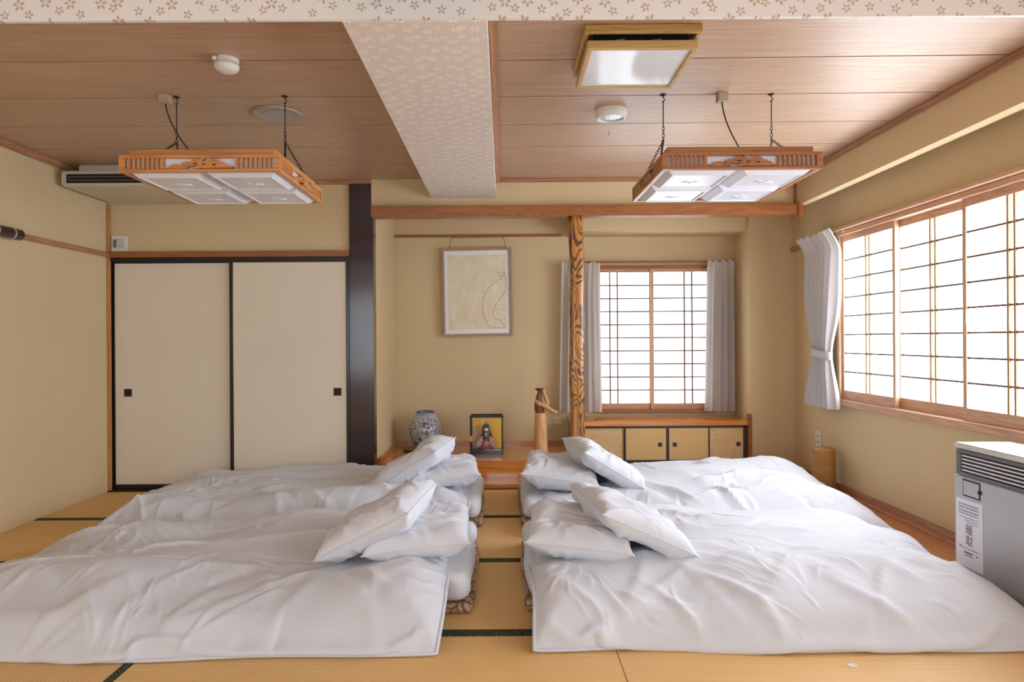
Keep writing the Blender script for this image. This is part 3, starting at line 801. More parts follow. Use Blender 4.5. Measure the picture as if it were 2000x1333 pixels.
def pillow(kind, loc, rot, label, group):
    o = bpy.data.objects.new('pillow', PIL[kind][0]); COL.objects.link(o); o.location = loc
    # local x runs across the bed (world y), local y along it, towards the head
    o.rotation_mode = 'XYZ'; o.matrix_world = Matrix.Translation(loc) @ rot
    tag(o, label, 'pillow', group)
    s = bpy.data.objects.new('seam', SEAM[kind]); COL.objects.link(s); s.parent = o
    return o

def RX(a): return Matrix.Rotation(math.radians(a), 4, 'X')
def RY(a): return Matrix.Rotation(math.radians(a), 4, 'Y')
def RZ(a): return Matrix.Rotation(math.radians(a), 4, 'Z')

BEDS = [  # sign, mattress head x, duvet head x, foot x, near y, far y, mattress near, far, words
    dict(s=-1, xh=-0.150, xd=-0.245, xf=-2.45, y0=2.53, y1=3.95, m0=2.93, m1=3.88, seed=3, soft=0.62, who='bed nearest the plain side wall in front'),
    dict(s=1, xh=0.100, xd=0.130, xf=2.12, y0=2.565, y1=3.95, m0=2.95, m1=3.88, seed=14, soft=0.36, who='bed that reaches the grey heater'),
    dict(s=-1, xh=-0.155, xd=-0.235, xf=-2.50, y0=4.02, y1=5.33, m0=4.29, m1=5.22, seed=25, soft=0.60, who='bed in front of the closet doors'),
    dict(s=1, xh=0.115, xd=0.205, xf=2.34, y0=4.02, y1=5.33, m0=4.29, m1=5.22, seed=36, soft=0.5, who='bed in front of the window cabinet'),
]
for i, B in enumerate(BEDS):
    s = B['s']; xe = B['xf'] - s * (B['soft'] + 0.18)
    x0, x1 = sorted((B['xh'], xe))
    o = rounded_slab('floor_pad', M['pad'], x0 - 0.012, x1 + 0.012, B['m0'] - 0.004, B['m1'] + 0.01, 0.003, 0.045, 0.018, origin=((x0 + x1) / 2, B['m0'], 0.0), seed=i)
    tag(o, 'brown patterned pad on the floor under the ' + B['who'], 'floor pad', 'brown pads under the mattresses')
    o = rounded_slab('futon_mattress', M['mattress'], x0, x1, B['m0'], B['m1'], 0.046, 0.165, 0.045, origin=((x0 + x1) / 2, B['m0'], 0.046), seed=i + 4)
    tag(o, 'white futon mattress of the ' + B['who'], 'mattress', 'white futon mattresses')
    L = abs(B['xf'] - B['xd']); W = B['y1'] - B['y0']
    P = duvet_surface(L, W, B['seed'], B['soft'], b_m=B['m0'] - B['y0'] + 0.02, b_far=B['y1'] - B['m1'])
    P = perimeter_wave(P, L, W, B['seed'])
    Q = P.copy(); Q[..., 0] = B['xd'] + s * P[..., 0]; Q[..., 1] = B['y0'] + P[..., 1]; Q[..., 2] = P[..., 2] + 0.006
    o = MB().grid(Q if s < 0 else Q[::-1]).build('duvet', M['linen'], None, smooth=True, origin=(float(B['xd']), float(B['y0']), 0.0), fix=False)
    tag(o, 'rumpled white duvet on the ' + B['who'], 'duvet', 'white duvets')
    n, m = Q.shape[:2]
    loop = [Q[k, 0] for k in range(0, n, 4)] + [Q[-1, j] for j in range(4, m, 4)] + [Q[k, -1] for k in range(n - 5, -1, -4)] + [Q[0, j] for j in range(m - 5, 0, -4)]
    MB().tube([tuple(p) for p in loop], 0.008, 6, closed=True).build('hem', M['linen'], o, smooth=True)

def pair(i, k1, k2, flat, lean, who):
    g = 'white pillows'
    s = BEDS[i]['s']
    # base orientation: pillow long axis across the bed
    base = RZ(90)
    x, y, z, tz, tl = flat
    pillow(k1, (x, y, z), RZ(tz) @ RY(tl) @ base, 'white lower pillow lying flat on the ' + who, g)
    x, y, z, tz, tl, tx = lean
    pillow(k2, (x, y, z), RZ(tz) @ RY(tl) @ RX(tx) @ base, 'white upper pillow tilted on the ' + who, g)
pair(0, 0, 1, (-0.40, 3.26, 0.275, 3, -6), (-0.585, 3.24, 0.335, -6, -27, 0), BEDS[0]['who'])
pair(1, 1, 0, (0.345, 3.26, 0.275, -4, 6), (0.585, 3.24, 0.335, 8, 25, 0), BEDS[1]['who'])
pair(2, 0, 2, (-0.41, 4.66, 0.285, 5, -8), (-0.60, 4.64, 0.345, -8, -32, 0), BEDS[2]['who'])
pair(3, 2, 1, (0.385, 4.66, 0.285, -6, 8), (0.66, 4.62, 0.345, 8, 32, 0), BEDS[3]['who'])

# ------------------------------------------------------------------ window cabinet and counter
M['gold_paper'] = m_plaster('gold_cabinet_paper', srgb(216, 182, 126))
def crepe():
    t = NT('gold_crepe'); v = t.coords()
    nz = t.noise(v, 45, 3, 0.6, 2.5)
    t.base(t.ramp(nz, [(0.3, srgb(198, 158, 104)), (0.7, srgb(232, 202, 150))]), 0.6); t.bump(nz, 0.5, 0.004); return t.m
M['gold_paper_rough'] = crepe()
M['frame_dark'] = m_plain('dark_door_frame', srgb(52, 46, 48), 0.35, coat=0.3)
ct = thing('countertop', 'glossy orange wooden counter under the alcove window', 'countertop', (1.4, 6.25, 0.41))
box('slab', M['toko'], (0.60, 2.188, 6.03, 6.498, 0.41, 0.453), ct, bevel=0.004)
box('end_trim', M['lintel'], (2.155, 2.188, 6.012, 6.058, 0.03, 0.512), ct, bevel=0.004)
cb = thing('low_cabinet', 'low cabinet with four gold paper sliding doors under the counter', 'cabinet', (1.4, 6.1, 0.03))
box('carcass', M['frame_dark'], (0.62, 2.15, 6.085, 6.49, 0.03, 0.408), cb)
box('top_track', M['frame_dark'], (0.62, 2.15, 6.045, 6.085, 0.395, 0.409), cb)
box('bottom_track', M['frame_dark'], (0.62, 2.15, 6.045, 6.085, 0.03, 0.095), cb)
box('end_stile', M['frame_dark'], (2.13, 2.154, 6.045, 6.085, 0.03, 0.409), cb)
for k, (xa, xb, hx, y, mt) in enumerate(((0.70, 1.078, 0.785, 6.068, 'gold_paper_rough'), (1.068, 1.452, 1.385, 6.052, 'gold_paper'), (1.452, 1.826, 1.515, 6.052, 'gold_paper'), (1.815, 2.142, 2.085, 6.068, 'gold_paper_rough'))):
    d = box('door', M[mt], (xa + 0.01, xb - 0.01, y + 0.002, y + 0.012, 0.098, 0.395), cb)
    f = 0.014
    for q in ((xa, xa + f, y, y + 0.014, 0.095, 0.396), (xb - f, xb, y, y + 0.014, 0.095, 0.396), (xa + f, xb - f, y, y + 0.014, 0.386, 0.396), (xa + f, xb - f, y, y + 0.014, 0.095, 0.106)):
        box('door_border', M['frame_dark'], q, d)
    box('finger_pull', M['frame_dark'], (hx - 0.018, hx + 0.018, y - 0.002, y + 0.003, 0.222, 0.258), d, bevel=0.002, seg=1)

# ------------------------------------------------------------------ hanging lamps
M['lamp_wood'] = m_wood('lamp_cedar', srgb(176, 108, 54), srgb(216, 150, 88), 'x', 1.6, 0.4, 0.15)
M['lamp_wood_y'] = m_wood('lamp_cedar_side', srgb(186, 118, 62), srgb(224, 160, 98), 'y', 1.6, 0.4, 0.15)
M['lamp_dark'] = m_wood('lamp_cedar_red', srgb(138, 84, 50), srgb(178, 116, 72), 'x', 1.6, 0.4, 0.15)
M['lamp_dark_y'] = m_wood('lamp_cedar_red_side', srgb(142, 88, 54), srgb(184, 122, 78), 'y', 1.6, 0.4, 0.15)
def m_acrylic():
    t = NT('white_acrylic'); v = t.coords(kind='Generated')
    t.base(srgb(226, 226, 232), 0.28, spec=0.5)
    v2 = t.coords()
    sp = t.n('ShaderNodeTexVoronoi', inp={'Vector': v2, 'Scale': 260.0})
    t.bump(sp.outputs['Distance'], 0.10, 0.002); return t.m
M['acrylic'] = m_acrylic()
M['lamp_screen'] = m_plain('lamp_screen', srgb(222, 224, 232), 0.4)
M['chain'] = m_plain('dark_chain', srgb(60, 46, 40), 0.45, 0.6)
M['cord'] = m_plain('brown_cord', srgb(72, 50, 40), 0.5)
M['socket'] = m_plain('beige_socket', srgb(176, 156, 130), 0.45)

def pine_panel(y0, y1, cx, cz, w, h):
    """carved pine: scalloped clouds of needles on a leaning trunk, one pierced board"""
    b = MB(); lay = [0]
    def prism(pts):
        lay[0] += 1; b.prism(pts, 'y', y0 - 0.00025 * lay[0], y1 + 0.0001 * lay[0])
    def cloud(x, z, rw, rh, bumps):
        def disc(px, pz, r1, r2):
            prism([(px + r1 * math.cos(2 * math.pi * k / 14), pz + r2 * math.sin(2 * math.pi * k / 14)) for k in range(14)])
        for k in range(bumps + 1):
            q = -1 + 2 * k / bumps; hgt = 1 - 0.55 * q * q
            disc(x + q * rw * 0.78, z + rh * 0.30 * hgt, rw * 0.34, rh * 0.42 * hgt)
        disc(x, z + rh * 0.42, rw * 0.62, rh * 0.52)
    W, H = w / 2, h
    for x, z, rw, rh, n in ((-0.66, 0.06, 0.30, 0.44, 4), (-0.34, 0.30, 0.26, 0.42, 4), (-0.08, 0.56, 0.22, 0.40, 4), (0.40, 0.46, 0.26, 0.46, 4), (0.64, 0.08, 0.30, 0.44, 4), (0.26, 0.06, 0.22, 0.40, 4)):
        cloud(cx + x * W, cz + z * H, rw * W, rh * H, n)
    trunk = [(-0.10, 0.0), (0.06, 0.30), (0.0, 0.62), (0.12, 1.0)]
    for (xa, za), (xb, zb) in zip(trunk[:-1], trunk[1:]):
        prism([(cx + (xa - 0.07) * W, cz + za * H), (cx + (xa + 0.07) * W, cz + za * H), (cx + (xb + 0.06) * W, cz + zb * H), (cx + (xb - 0.06) * W, cz + zb * H)])
    prism([(cx + 0.0 * W, cz + 0.5 * H), (cx + 0.4 * W, cz + 0.38 * H), (cx + 0.45 * W, cz + 0.5 * H), (cx + 0.05 * W, cz + 0.66 * H)])
    prism([(cx - 0.5 * W, cz + 0.16 * H), (cx - 0.0 * W, cz + 0.30 * H), (cx - 0.0 * W, cz + 0.42 * H), (cx - 0.5 * W, cz + 0.26 * H)])
    return b

def turn(b, cx, cy, quarter):
    """rotate collected geometry about the vertical axis through (cx, cy)"""
    c, s = [(1, 0), (0, 1), (-1, 0), (0, -1)][quarter]
    b.v = [(cx + (x - cx) * c - (y - cy) * s, cy + (x - cx) * s + (y - cy) * c, z) for x, y, z in b.v]
    return b

def link_chain(b, p, q, rl=0.011, r=0.0018):
    p, q = Vector(p), Vector(q); d = q - p; n = max(1, int(d.length / (rl * 1.5))); d2 = d.normalized()
    u = d2.orthogonal().normalized(); w = d2.cross(u)
    for k in range(n):
        c = p + d * ((k + 0.5) / n); a = u if k % 2 else w
        b.tube([c + d2 * (rl * math.cos(t)) + a * (rl * 0.55 * math.sin(t)) for t in [2 * math.pi * j / 10 for j in range(10)]], r, 5, closed=True)

def hanging_lamp(cx, cy, label, wx, wy, socket, cord_to):
    z0, zt, zz = 1.965, 2.045, 2.078; h = 0.372; f = 0.024
    L = thing('hanging_lamp', label, 'lamp', (cx, cy, z0), 'carved square hanging lamps')
    for sy in (-1, 1):
        ya = cy + sy * h; a, c = sorted((ya, ya - sy * f))
        box('bottom_rail', wx, (cx - h, cx + h, a, c, z0, z0 + 0.014), L, bevel=0.002, seg=1)
        box('top_rail', wx, (cx - h, cx + h, a, c, zt - 0.016, zt), L, bevel=0.002, seg=1)
        a, c = sorted((cy + sy * (h - 0.03), cy + sy * (h - 0.055)))
        box('top_trim', wx, (cx - h + 0.03, cx + h - 0.03, a, c, zt, zz), L, bevel=0.003, seg=1)
    for sx in (-1, 1):
        xa = cx + sx * h; a, c = sorted((xa, xa - sx * f))
        box('bottom_rail', wy, (a, c, cy - h + f, cy + h - f, z0, z0 + 0.014), L, bevel=0.002, seg=1)
        box('top_rail', wy, (a, c, cy - h + f, cy + h - f, zt - 0.016, zt), L, bevel=0.002, seg=1)
        a, c = sorted((cx + sx * (h - 0.03), cx + sx * (h - 0.055)))
        box('top_trim', wy, (a, c, cy - h + 0.055, cy + h - 0.055, zt, zz), L, bevel=0.003, seg=1)
        for sy in (-1, 1):
            xs, ys_ = sorted((xa, xa - sx * 0.028)), sorted((cy + sy * h, cy + sy * h - sy * 0.028))
            box('corner_post', wx, (xs[0], xs[1], ys_[0], ys_[1], z0 + 0.014, zt - 0.016), L)
    za, zb = z0 + 0.014, zt - 0.016
    for qd in range(4):
        w = wx if qd % 2 == 0 else wy
        for sgn in (-1, 1):
            turn(MB().box(cx + sgn * 0.172 - 0.007, cx + sgn * 0.172 + 0.007, cy - h + 0.001, cy - h + 0.016, za, zb), cx, cy, qd).build('divider', w, L)
            first = None
            for k in range(7):
                xx = cx + sgn * (0.196 + 0.0215 * k)
                turn(MB().box(xx - 0.0055, xx + 0.0055, cy - h + 0.003, cy - h + 0.013, za, zb), cx, cy, qd).build('slat', w, L)
        turn(pine_panel(cy - h + 0.004, cy - h + 0.014, cx, za, 0.33, zb - za), cx, cy, qd).build('pine_carving', w, L)
        turn(MB().box(cx - h + 0.029, cx + h - 0.029, cy - h + 0.019, cy - h + 0.023, za, zb), cx, cy, qd).build('inner_screen', M['lamp_screen'], L)
    box('lamp_tray', M['lamp_screen'], (cx - h + 0.055, cx + h - 0.055, cy - h + 0.055, cy + h - 0.055, zt - 0.02, zt - 0.012), L)
    box('cross_bar', M['lamp_screen'], (cx - h + f, cx + h - f, cy - 0.012, cy + 0.012, z0 + 0.014, z0 + 0.03), L)
    box('cross_bar', M['lamp_screen'], (cx - 0.012, cx + 0.012, cy - h + f, cy + h - f, z0 + 0.0145, z0 + 0.03), L)
    c0 = h - f
    for sx in (-1, 1):
        for sy in (-1, 1):
            mx, my = cx + sx * (c0 / 2 + 0.002), cy + sy * (c0 / 2 + 0.002); r0 = c0 / 2 - 0.010
            prof = [(r0, z0 + 0.016), (r0, z0 + 0.010), (r0 - 0.030, z0 - 0.014), (r0 - 0.036, z0 - 0.014), (r0 - 0.043, z0 - 0.008), (r0 - 0.050, z0 - 0.010)]
            b = MB(); vs_ = [(mx + a * r, my + c * r, z) for r, z in prof for a, c in ((-1, -1), (1, -1), (1, 1), (-1, 1))]
            fs_ = [(i * 4 + k, i * 4 + (k + 1) % 4, (i + 1) * 4 + (k + 1) % 4, (i + 1) * 4 + k) for i in range(len(prof) - 1) for k in range(4)] + [(0, 1, 2, 3), tuple(len(prof) * 4 - 4 + k for k in range(4))]
            b.add(vs_, fs_); d = b.build('diffuser', M['acrylic'], L)
            e = MB()
            for k in range(9):
                a = math.pi * (k + 0.5) / 9 + 0.2; r1, r2 = 0.012, 0.05 + 0.012 * math.sin(k * 2.1)
                e.tube([(mx + r1 * math.cos(a), my + r1 * math.sin(a) * 0.8, z0 - 0.0105), (mx + r2 * math.cos(a), my + r2 * math.sin(a) * 0.8, z0 - 0.0105)], 0.002, 5)
            e.build('etched_motif', M['acrylic'], d, smooth=True)
    for sx in (-1, 1):
        x = cx + sx * 0.28
        b = MB(); b.lathe([(0.016, ZC), (0.016, ZC - 0.004), (0.006, ZC - 0.008)], (x, cy, 0), 12)
        b.tube([(x, cy, ZC - 0.004), (x, cy, ZC - 0.016), (x + 0.008, cy, ZC - 0.024), (x + 0.004, cy, ZC - 0.036), (x - 0.006, cy, ZC - 0.034)], 0.0028, 6)
        b.build('ceiling_hook', M['chain'], L, smooth=True)
        b = MB().tube([(x, cy, ZC - 0.033), (x, cy, 2.275)], 0.0028, 6)
        link_chain(b, (x, cy, 2.278), (x, cy, 2.205))
        for sy in (-1, 1): link_chain(b, (x, cy, 2.208), (cx + sx * (h - 0.042), cy + sy * 0.16, zz + 0.004))
        b.build('chain', M['chain'], L, smooth=True)
    sxx, syy = socket
    box('ceiling_socket', M['socket'], (sxx - 0.026, sxx + 0.026, syy - 0.026, syy + 0.026, ZC - 0.045, ZC), L, bevel=0.004)
    tx, ty = cord_to; b = MB(); pts = []
    for k in range(19):
        t = k / 18; s_ = t * t * (3 - 2 * t); z = (ZC - 0.045) * (1 - t) + (zz - 0.02) * t
        pts.append((sxx + (tx - sxx) * (0.35 * t + 0.65 * s_), syy + (ty - syy) * s_, z - 0.03 * math.sin(t * math.pi)))
    b.tube(pts, 0.0038, 6); b.build('cord', M['cord'], L, smooth=True)
    return L
hanging_lamp(-1.40, 3.525, 'square carved wooden lamp hung on chains by the air conditioner', M['lamp_wood'], M['lamp_wood_y'], (-1.725, 3.50), (-1.53, 3.45))
hanging_lamp(1.115, 3.535, 'square carved wooden lamp hung on chains beside the window wall', M['lamp_dark'], M['lamp_dark_y'], (1.135, 3.52), (1.24, 3.46))

# ------------------------------------------------------------------ square ceiling light
M['lamp_gold'] = m_wood('pale_lamp_frame', srgb(172, 136, 78), srgb(206, 172, 112), 'x', 2.0, 0.4)
M['gloss_white'] = m_plain('gloss_white', srgb(232, 234, 236), 0.12, var=0.01)
M['void'] = m_plain('lamp_interior', srgb(16, 14, 14), 0.4)
M['metal'] = m_plain('bright_metal', srgb(180, 180, 178), 0.3, 0.9)
cx, cy, h = 0.572, 2.985, 0.225
L = thing('ceiling_light', 'flat square ceiling light with pale frame and glossy white panel', 'ceiling light', (cx, cy, ZC))
def ring(name, mat, cx, cy, h, w, z0, z1, parent):
    for q in ((cx - h, cx + h, cy - h, cy - h + w), (cx - h, cx + h, cy + h - w, cy + h), (cx - h, cx - h + w, cy - h + w, cy + h - w), (cx + h - w, cx + h, cy - h + w, cy + h - w)):
        box(name, mat, (*q, z0, z1), parent, bevel=0.003, seg=1)
ring('upper_frame', M['lamp_gold'], cx, cy - 0.012, h + 0.012, 0.02, ZC - 0.035, ZC, L)
box('housing', M['void'], (cx - h + 0.035, cx + h - 0.035, cy - h + 0.03, cy + h - 0.03, ZC - 0.055, ZC - 0.001), L)
for k in (-0.12, 0.03, 0.18):
    MB().tube([(cx + k, cy - h + 0.025, ZC - 0.05), (cx + k + 0.05, cy - h + 0.025, ZC - 0.042)], 0.004, 6).build('spring_clip', M['metal'], L)
ring('lower_frame', M['lamp_gold'], cx, cy, h, 0.022, ZC - 0.09, ZC - 0.055, L)
box('panel', M['gloss_white'], (cx - h + 0.02, cx + h - 0.02, cy - h + 0.02, cy + h - 0.02, ZC - 0.082, ZC - 0.06), L)

# ------------------------------------------------------------------ ceiling detectors
M['off_white'] = m_plain('off_white_plastic', srgb(226, 222, 214), 0.4)
M['grey_plastic'] = m_plain('grey_plastic', srgb(212, 206, 194), 0.4)
M['brass_rim'] = m_plain('tarnished_rim', srgb(176, 164, 144), 0.35, 0.3)
o = thing('smoke_alarm', 'small domed white alarm on the brown ceiling above the carved lamp', 'alarm', (-1.232, 3.06, ZC))
MB().lathe([(0.052, ZC), (0.052, ZC - 0.022)], (-1.232, 3.06, 0), 28).build('base', M['off_white'], o, smooth=False)
MB().lathe([(0.0535, ZC - 0.022), (0.0535, ZC - 0.034), (0.05, ZC - 0.046), (0.036, ZC - 0.056), (0.015, ZC - 0.06), (0.001, ZC - 0.061)], (-1.232, 3.06, 0), 28).build('dome', M['off_white'], o, smooth=True)
MB().tube([(-1.262, 3.01, ZC - 0.008), (-1.266, 2.995, ZC - 0.022)], 0.009, 8).build('indicator', M['off_white'], o, smooth=True)
o = thing('ceiling_speaker', 'round flush grey cover with metal rim on the brown ceiling', 'vent cover', (-1.245, 3.79, ZC))
MB().lathe([(0.136, ZC), (0.134, ZC - 0.010), (0.124, ZC - 0.013), (0.116, ZC - 0.010)], (-1.245, 3.79, 0), 40).build('rim', M['brass_rim'], o, smooth=True)
MB().lathe([(0.118, ZC - 0.004), (0.118, ZC - 0.009), (0.08, ZC - 0.0095), (0.0005, ZC - 0.0095)], (-1.245, 3.79, 0), 40).build('cover_plate', M['grey_plastic'], o)
MB().lathe([(0.074, ZC - 0.009), (0.074, ZC - 0.0115), (0.0005, ZC - 0.0115)], (-1.245, 3.79, 0), 40).build('centre_disc', m_plain('centre_grey', srgb(176, 170, 166), 0.6), o)
o = thing('pull_cord_alarm', 'white round detector with hanging pull cord by the square light', 'alarm', (0.604, 3.78, ZC))
c = (0.604, 3.78, 0)
MB().lathe([(0.087, ZC), (0.087, ZC - 0.022), (0.078, ZC - 0.046), (0.070, ZC - 0.046), (0.066, ZC - 0.036), (0.02, ZC - 0.030), (0.0005, ZC - 0.030)], c, 36).build('housing', M['off_white'], o, smooth=False)
MB().lathe([(0.064, ZC - 0.037), (0.03, ZC - 0.039), (0.0005, ZC - 0.039)], c, 30).build('sensor_face', m_plain('sensor_silver', srgb(186, 188, 188), 0.25, 0.4), o)
b = MB().tube([(0.59, 3.76, ZC - 0.036), (0.589, 3.76, ZC - 0.125)], 0.0012, 5); b.build('pull_cord', M['grey_plastic'], o)
MB().lathe([(0.002, ZC - 0.122), (0.007, ZC - 0.138), (0.006, ZC - 0.146), (0.001, ZC - 0.148)], (0.589, 3.76, 0), 10).build('cord_knob', M['grey_plastic'], o, smooth=True)

# ------------------------------------------------------------------ air conditioner in the corner
M['ac'] = m_plain('beige_ac_shell', srgb(206, 196, 176), 0.45)
M['slot'] = m_plain('black_slot', srgb(12, 11, 11), 0.5)
M['slot_rim'] = m_plain('grey_slot_rim', srgb(120, 116, 112), 0.4)
a = thing('air_conditioner', 'beige ceiling-hung air conditioner in the corner above the closet', 'air conditioner', (-2.45, 5.1, 2.27))
box('shell', M['ac'], (-3.075, -1.80, 4.75, 5.365, 2.27, 2.376), a, bevel=0.012, seg=3)
box('neck', M['ac'], (-3.02, -1.86, 4.86, 5.36, 2.374, 2.444), a, bevel=0.01)
s_ = box('air_slot', M['slot'], (-3.03, -1.85, 4.745, 4.76, 2.288, 2.350), a)
for z in (2.306, 2.331): box('slot_vane', M['slot_rim'], (-3.01, -1.87, 4.742, 4.748, z - 0.002, z + 0.002), s_)
box('slot_vane', M['slot_rim'], (-3.012, -3.008, 4.742, 4.748, 2.306, 2.331), s_)
box('bottom_panel', M['ac'], (-2.78, -2.05, 4.80, 5.33, 2.264, 2.272), a, bevel=0.003)
MB().lathe([(0.035, 2.266), (0.032, 2.252), (0.001, 2.248)], (-2.15, 5.30, 0), 20).build('sensor_eye', M['slot'], a, smooth=True)

# ------------------------------------------------------------------ thermostat, wall pole
t = thing('thermostat', 'small pale wall controller with grey display above the closet rail', 'thermostat', (-3.03, 5.40, 1.955))
box('case', M['off_white'], (-3.088, -2.962, 5.385, 5.40, 1.897, 2.017), t, bevel=0.004)
box('screen', m_plain('grey_display', srgb(120, 116, 108), 0.3), (-3.074, -3.046, 5.382, 5.387, 1.925, 1.99), t)
box('cover', m_plain('cover_grey', srgb(196, 194, 190), 0.4), (-3.040, -2.985, 5.381, 5.387, 1.92, 1.995), t, bevel=0.002)
p = thing('wall_pole', 'dark lacquered pole end with pale rings on the side wall rail', 'pole', (-3.075, 4.3, 1.866))
MB().tube([(-3.078, 3.3, 1.866), (-3.078, 4.345, 1.866), (-3.078, 4.355, 1.866)], [0.037, 0.037, 0.032], 24).build('shaft', M['lacquer'], p, smooth=False)
for y in (4.27, 4.13):
    MB().tube([(-3.078, y - 0.006, 1.866), (-3.078, y + 0.006, 1.866)], 0.0395, 24).build('ring', m_plain('pale_ring', srgb(196, 180, 176), 0.3, 0.4), p)

# ------------------------------------------------------------------ framed drawing
M['frame_wood'] = m_wood('picture_frame_wood', srgb(150, 112, 84), srgb(186, 148, 116), 'z', 2, 0.45)
M['mat_white'] = m_plain('picture_mat', srgb(238, 239, 242), 0.6, var=0.01)
def m_art():
    t = NT('aged_cream_paper'); v = t.coords()
    nz = t.noise(v, 9, 5, 0.6, 0.6)
    t.base(t.ramp(nz, [(0.3, srgb(222, 208, 178)), (0.7, srgb(240, 228, 202))]), 0.5); t.bump(nz, 0.2, 0.01); return t.m
M['art'] = m_art()
PX, PZ, PY = -0.244, 1.632, 6.465
pic = thing('framed_picture', 'framed line drawing on cream paper hung in the alcove', 'picture', (PX, PY, PZ))
hw, hh, f = 0.328, 0.415, 0.022
for q, nm in (((PX - hw, PX + hw, PZ + hh - f, PZ + hh), 'top_bar'), ((PX - hw, PX + hw, PZ - hh, PZ - hh + f), 'bottom_bar'), ((PX - hw, PX - hw + f, PZ - hh + f, PZ + hh - f), 'side_bar'), ((PX + hw - f, PX + hw, PZ - hh + f, PZ + hh - f), 'side_bar')):
    box(nm, M['frame_wood'], (q[0], q[1], PY - 0.03, PY + 0.008, q[2], q[3]), pic, bevel=0.003)
box('mat_board', M['mat_white'], (PX - hw + 0.01, PX + hw - 0.01, PY - 0.012, PY, PZ - hh + 0.01, PZ + hh - 0.01), pic)
art = box('drawing_sheet', M['art'], (PX - 0.272, PX + 0.274, PY - 0.0145, PY - 0.011, PZ - 0.352, PZ + 0.352), pic)
b = MB()
def pt(cx_, cy_): return (PX + ((850 + cx_ / 6.06) - 932) * 6.46 / 1333, PY - 0.0148, PZ - ((450 + cy_ / 6.06) - 571) * 6.46 / 1333)
def spline(pts, k=5):
    pts = [Vector(p) for p in pts]; out = []
    for i in range(len(pts) - 1):
        p0, p1, p2, p3 = pts[max(i - 1, 0)], pts[i], pts[i + 1], pts[min(i + 2, len(pts) - 1)]
        for j in range(k):
            t_ = j / k
            out.append(0.5 * ((2 * p1) + (-p0 + p2) * t_ + (2 * p0 - 5 * p1 + 4 * p2 - p3) * t_ ** 2 + (-p0 + 3 * p1 - 3 * p2 + p3) * t_ ** 3))
    return out + [pts[-1]]
for cv in ([(800, 575), (740, 600), (680, 645), (620, 710), (575, 790), (560, 860), (555, 940), (570, 1030), (600, 1080), (635, 1160)],
           [(825, 730), (790, 785), (740, 850), (700, 920), (680, 985), (690, 1030), (720, 1060), (770, 1070), (775, 1100), (800, 1125), (820, 1150)],
           [(640, 1165), (690, 1160), (730, 1160), (790, 1165), (820, 1150)],
           [(780, 505), (750, 510), (755, 545), (790, 555), (800, 520), (825, 510), (820, 550), (800, 545)], [(840, 560), (838, 650), (838, 740)]):
    b.tube(spline([pt(*c) for c in cv]), 0.0016, 5)
b.build('pencil_line', m_plain('pencil', srgb(110, 96, 84), 0.7), art)
M['wire'] = m_plain('hanging_wire', srgb(88, 74, 58), 0.5)
for sx in (-0.235, 0.255):
    MB().tube([(PX + sx * 1.1, PY - 0.004, PZ + hh), (PX + sx, PY - 0.006, 2.158)], 0.0022, 5).build('hanging_wire', M['wire'], pic)
MB().tube([(PX - 0.235, PY - 0.008, 2.150), (PX + 0.255, PY - 0.008, 2.150)], 0.005, 6).build('hanging_bar', M['frame_wood'], pic)
pic.rotation_euler = (0, -0.014, 0)

# ------------------------------------------------------------------ vase on dark stand
VX, VY = -0.712, 6.20
st = thing('vase_stand', 'low dark wooden stand under the patterned vase', 'stand', (VX, VY, ZT))
MB().lathe([(0.15, ZT), (0.16, ZT + 0.004), (0.205, ZT + 0.012), (0.21, ZT + 0.018), (0.20, ZT + 0.02), (0.0005, ZT + 0.02)], (VX, VY, 0), 40).build('board', M['lacquer'], st, smooth=False)
for k in range(3):
    a = 0.5 + 2.1 * k
    MB().lathe([(0.018, ZT), (0.018, ZT + 0.006)], (VX + 0.13 * math.cos(a), VY + 0.13 * math.sin(a), 0), 10).build('foot', M['lacquer'], st)
def m_vase():
    t = NT('scribbled_glaze'); v = t.coords((1, 1, 1))
    w = t.noise(v, 9, 2, 0.5, 2.2)
    d = t.math('ABSOLUTE', t.math('SUBTRACT', t.math('FRACT', t.math('MULTIPLY', w, 6.0)), 0.5))
    ln = t.math('LESS_THAN', d, t.math('MULTIPLY_ADD', t.noise(v, 18, 2), 0.36, -0.03))
    sp = t.n('ShaderNodeSeparateXYZ'); t.t.links.new(t.coords(), sp.inputs[0])
    zone = t.math('MULTIPLY', t.math('LESS_THAN', sp.outputs[2], 0.275), t.math('LESS_THAN', sp.outputs[0], 0.045))
    base = t.ramp(t.noise(v, 8, 3), [(0.3, srgb(150, 152, 156)), (0.7, srgb(192, 194, 196))])
    c = t.mix(t.math('MULTIPLY', t.math('MULTIPLY', ln, zone), 0.85), base, srgb(38, 42, 58))
    hi = t.math('GREATER_THAN', sp.outputs[2], 0.30)
    c = t.mix(t.math('MULTIPLY', hi, 0.6), c, srgb(120, 136, 172))
    rim = t.math('GREATER_THAN', sp.outputs[2], 0.322)
    c = t.mix(rim, c, srgb(44, 48, 70))
    t.base(c, 0.2, coat=0.4); return t.m
vz = thing('vase', 'bulbous grey ceramic vase with dark brush scribbles and blue rim', 'vase', (VX, VY, ZT + 0.02))
prof = [(0.07, 0.0), (0.082, 0.006), (0.105, 0.035), (0.132, 0.085), (0.149, 0.135), (0.152, 0.165), (0.146, 0.20), (0.130, 0.24), (0.108, 0.275), (0.092, 0.298), (0.084, 0.31), (0.083, 0.322), (0.086, 0.328), (0.080, 0.330), (0.074, 0.322), (0.08, 0.29), (0.10, 0.26)]
vb = MB().lathe([(r, z + ZT + 0.02) for r, z in prof], (VX, VY, 0), 48, cap=False)
body = vb.build('body', m_vase(), vz, smooth=True)
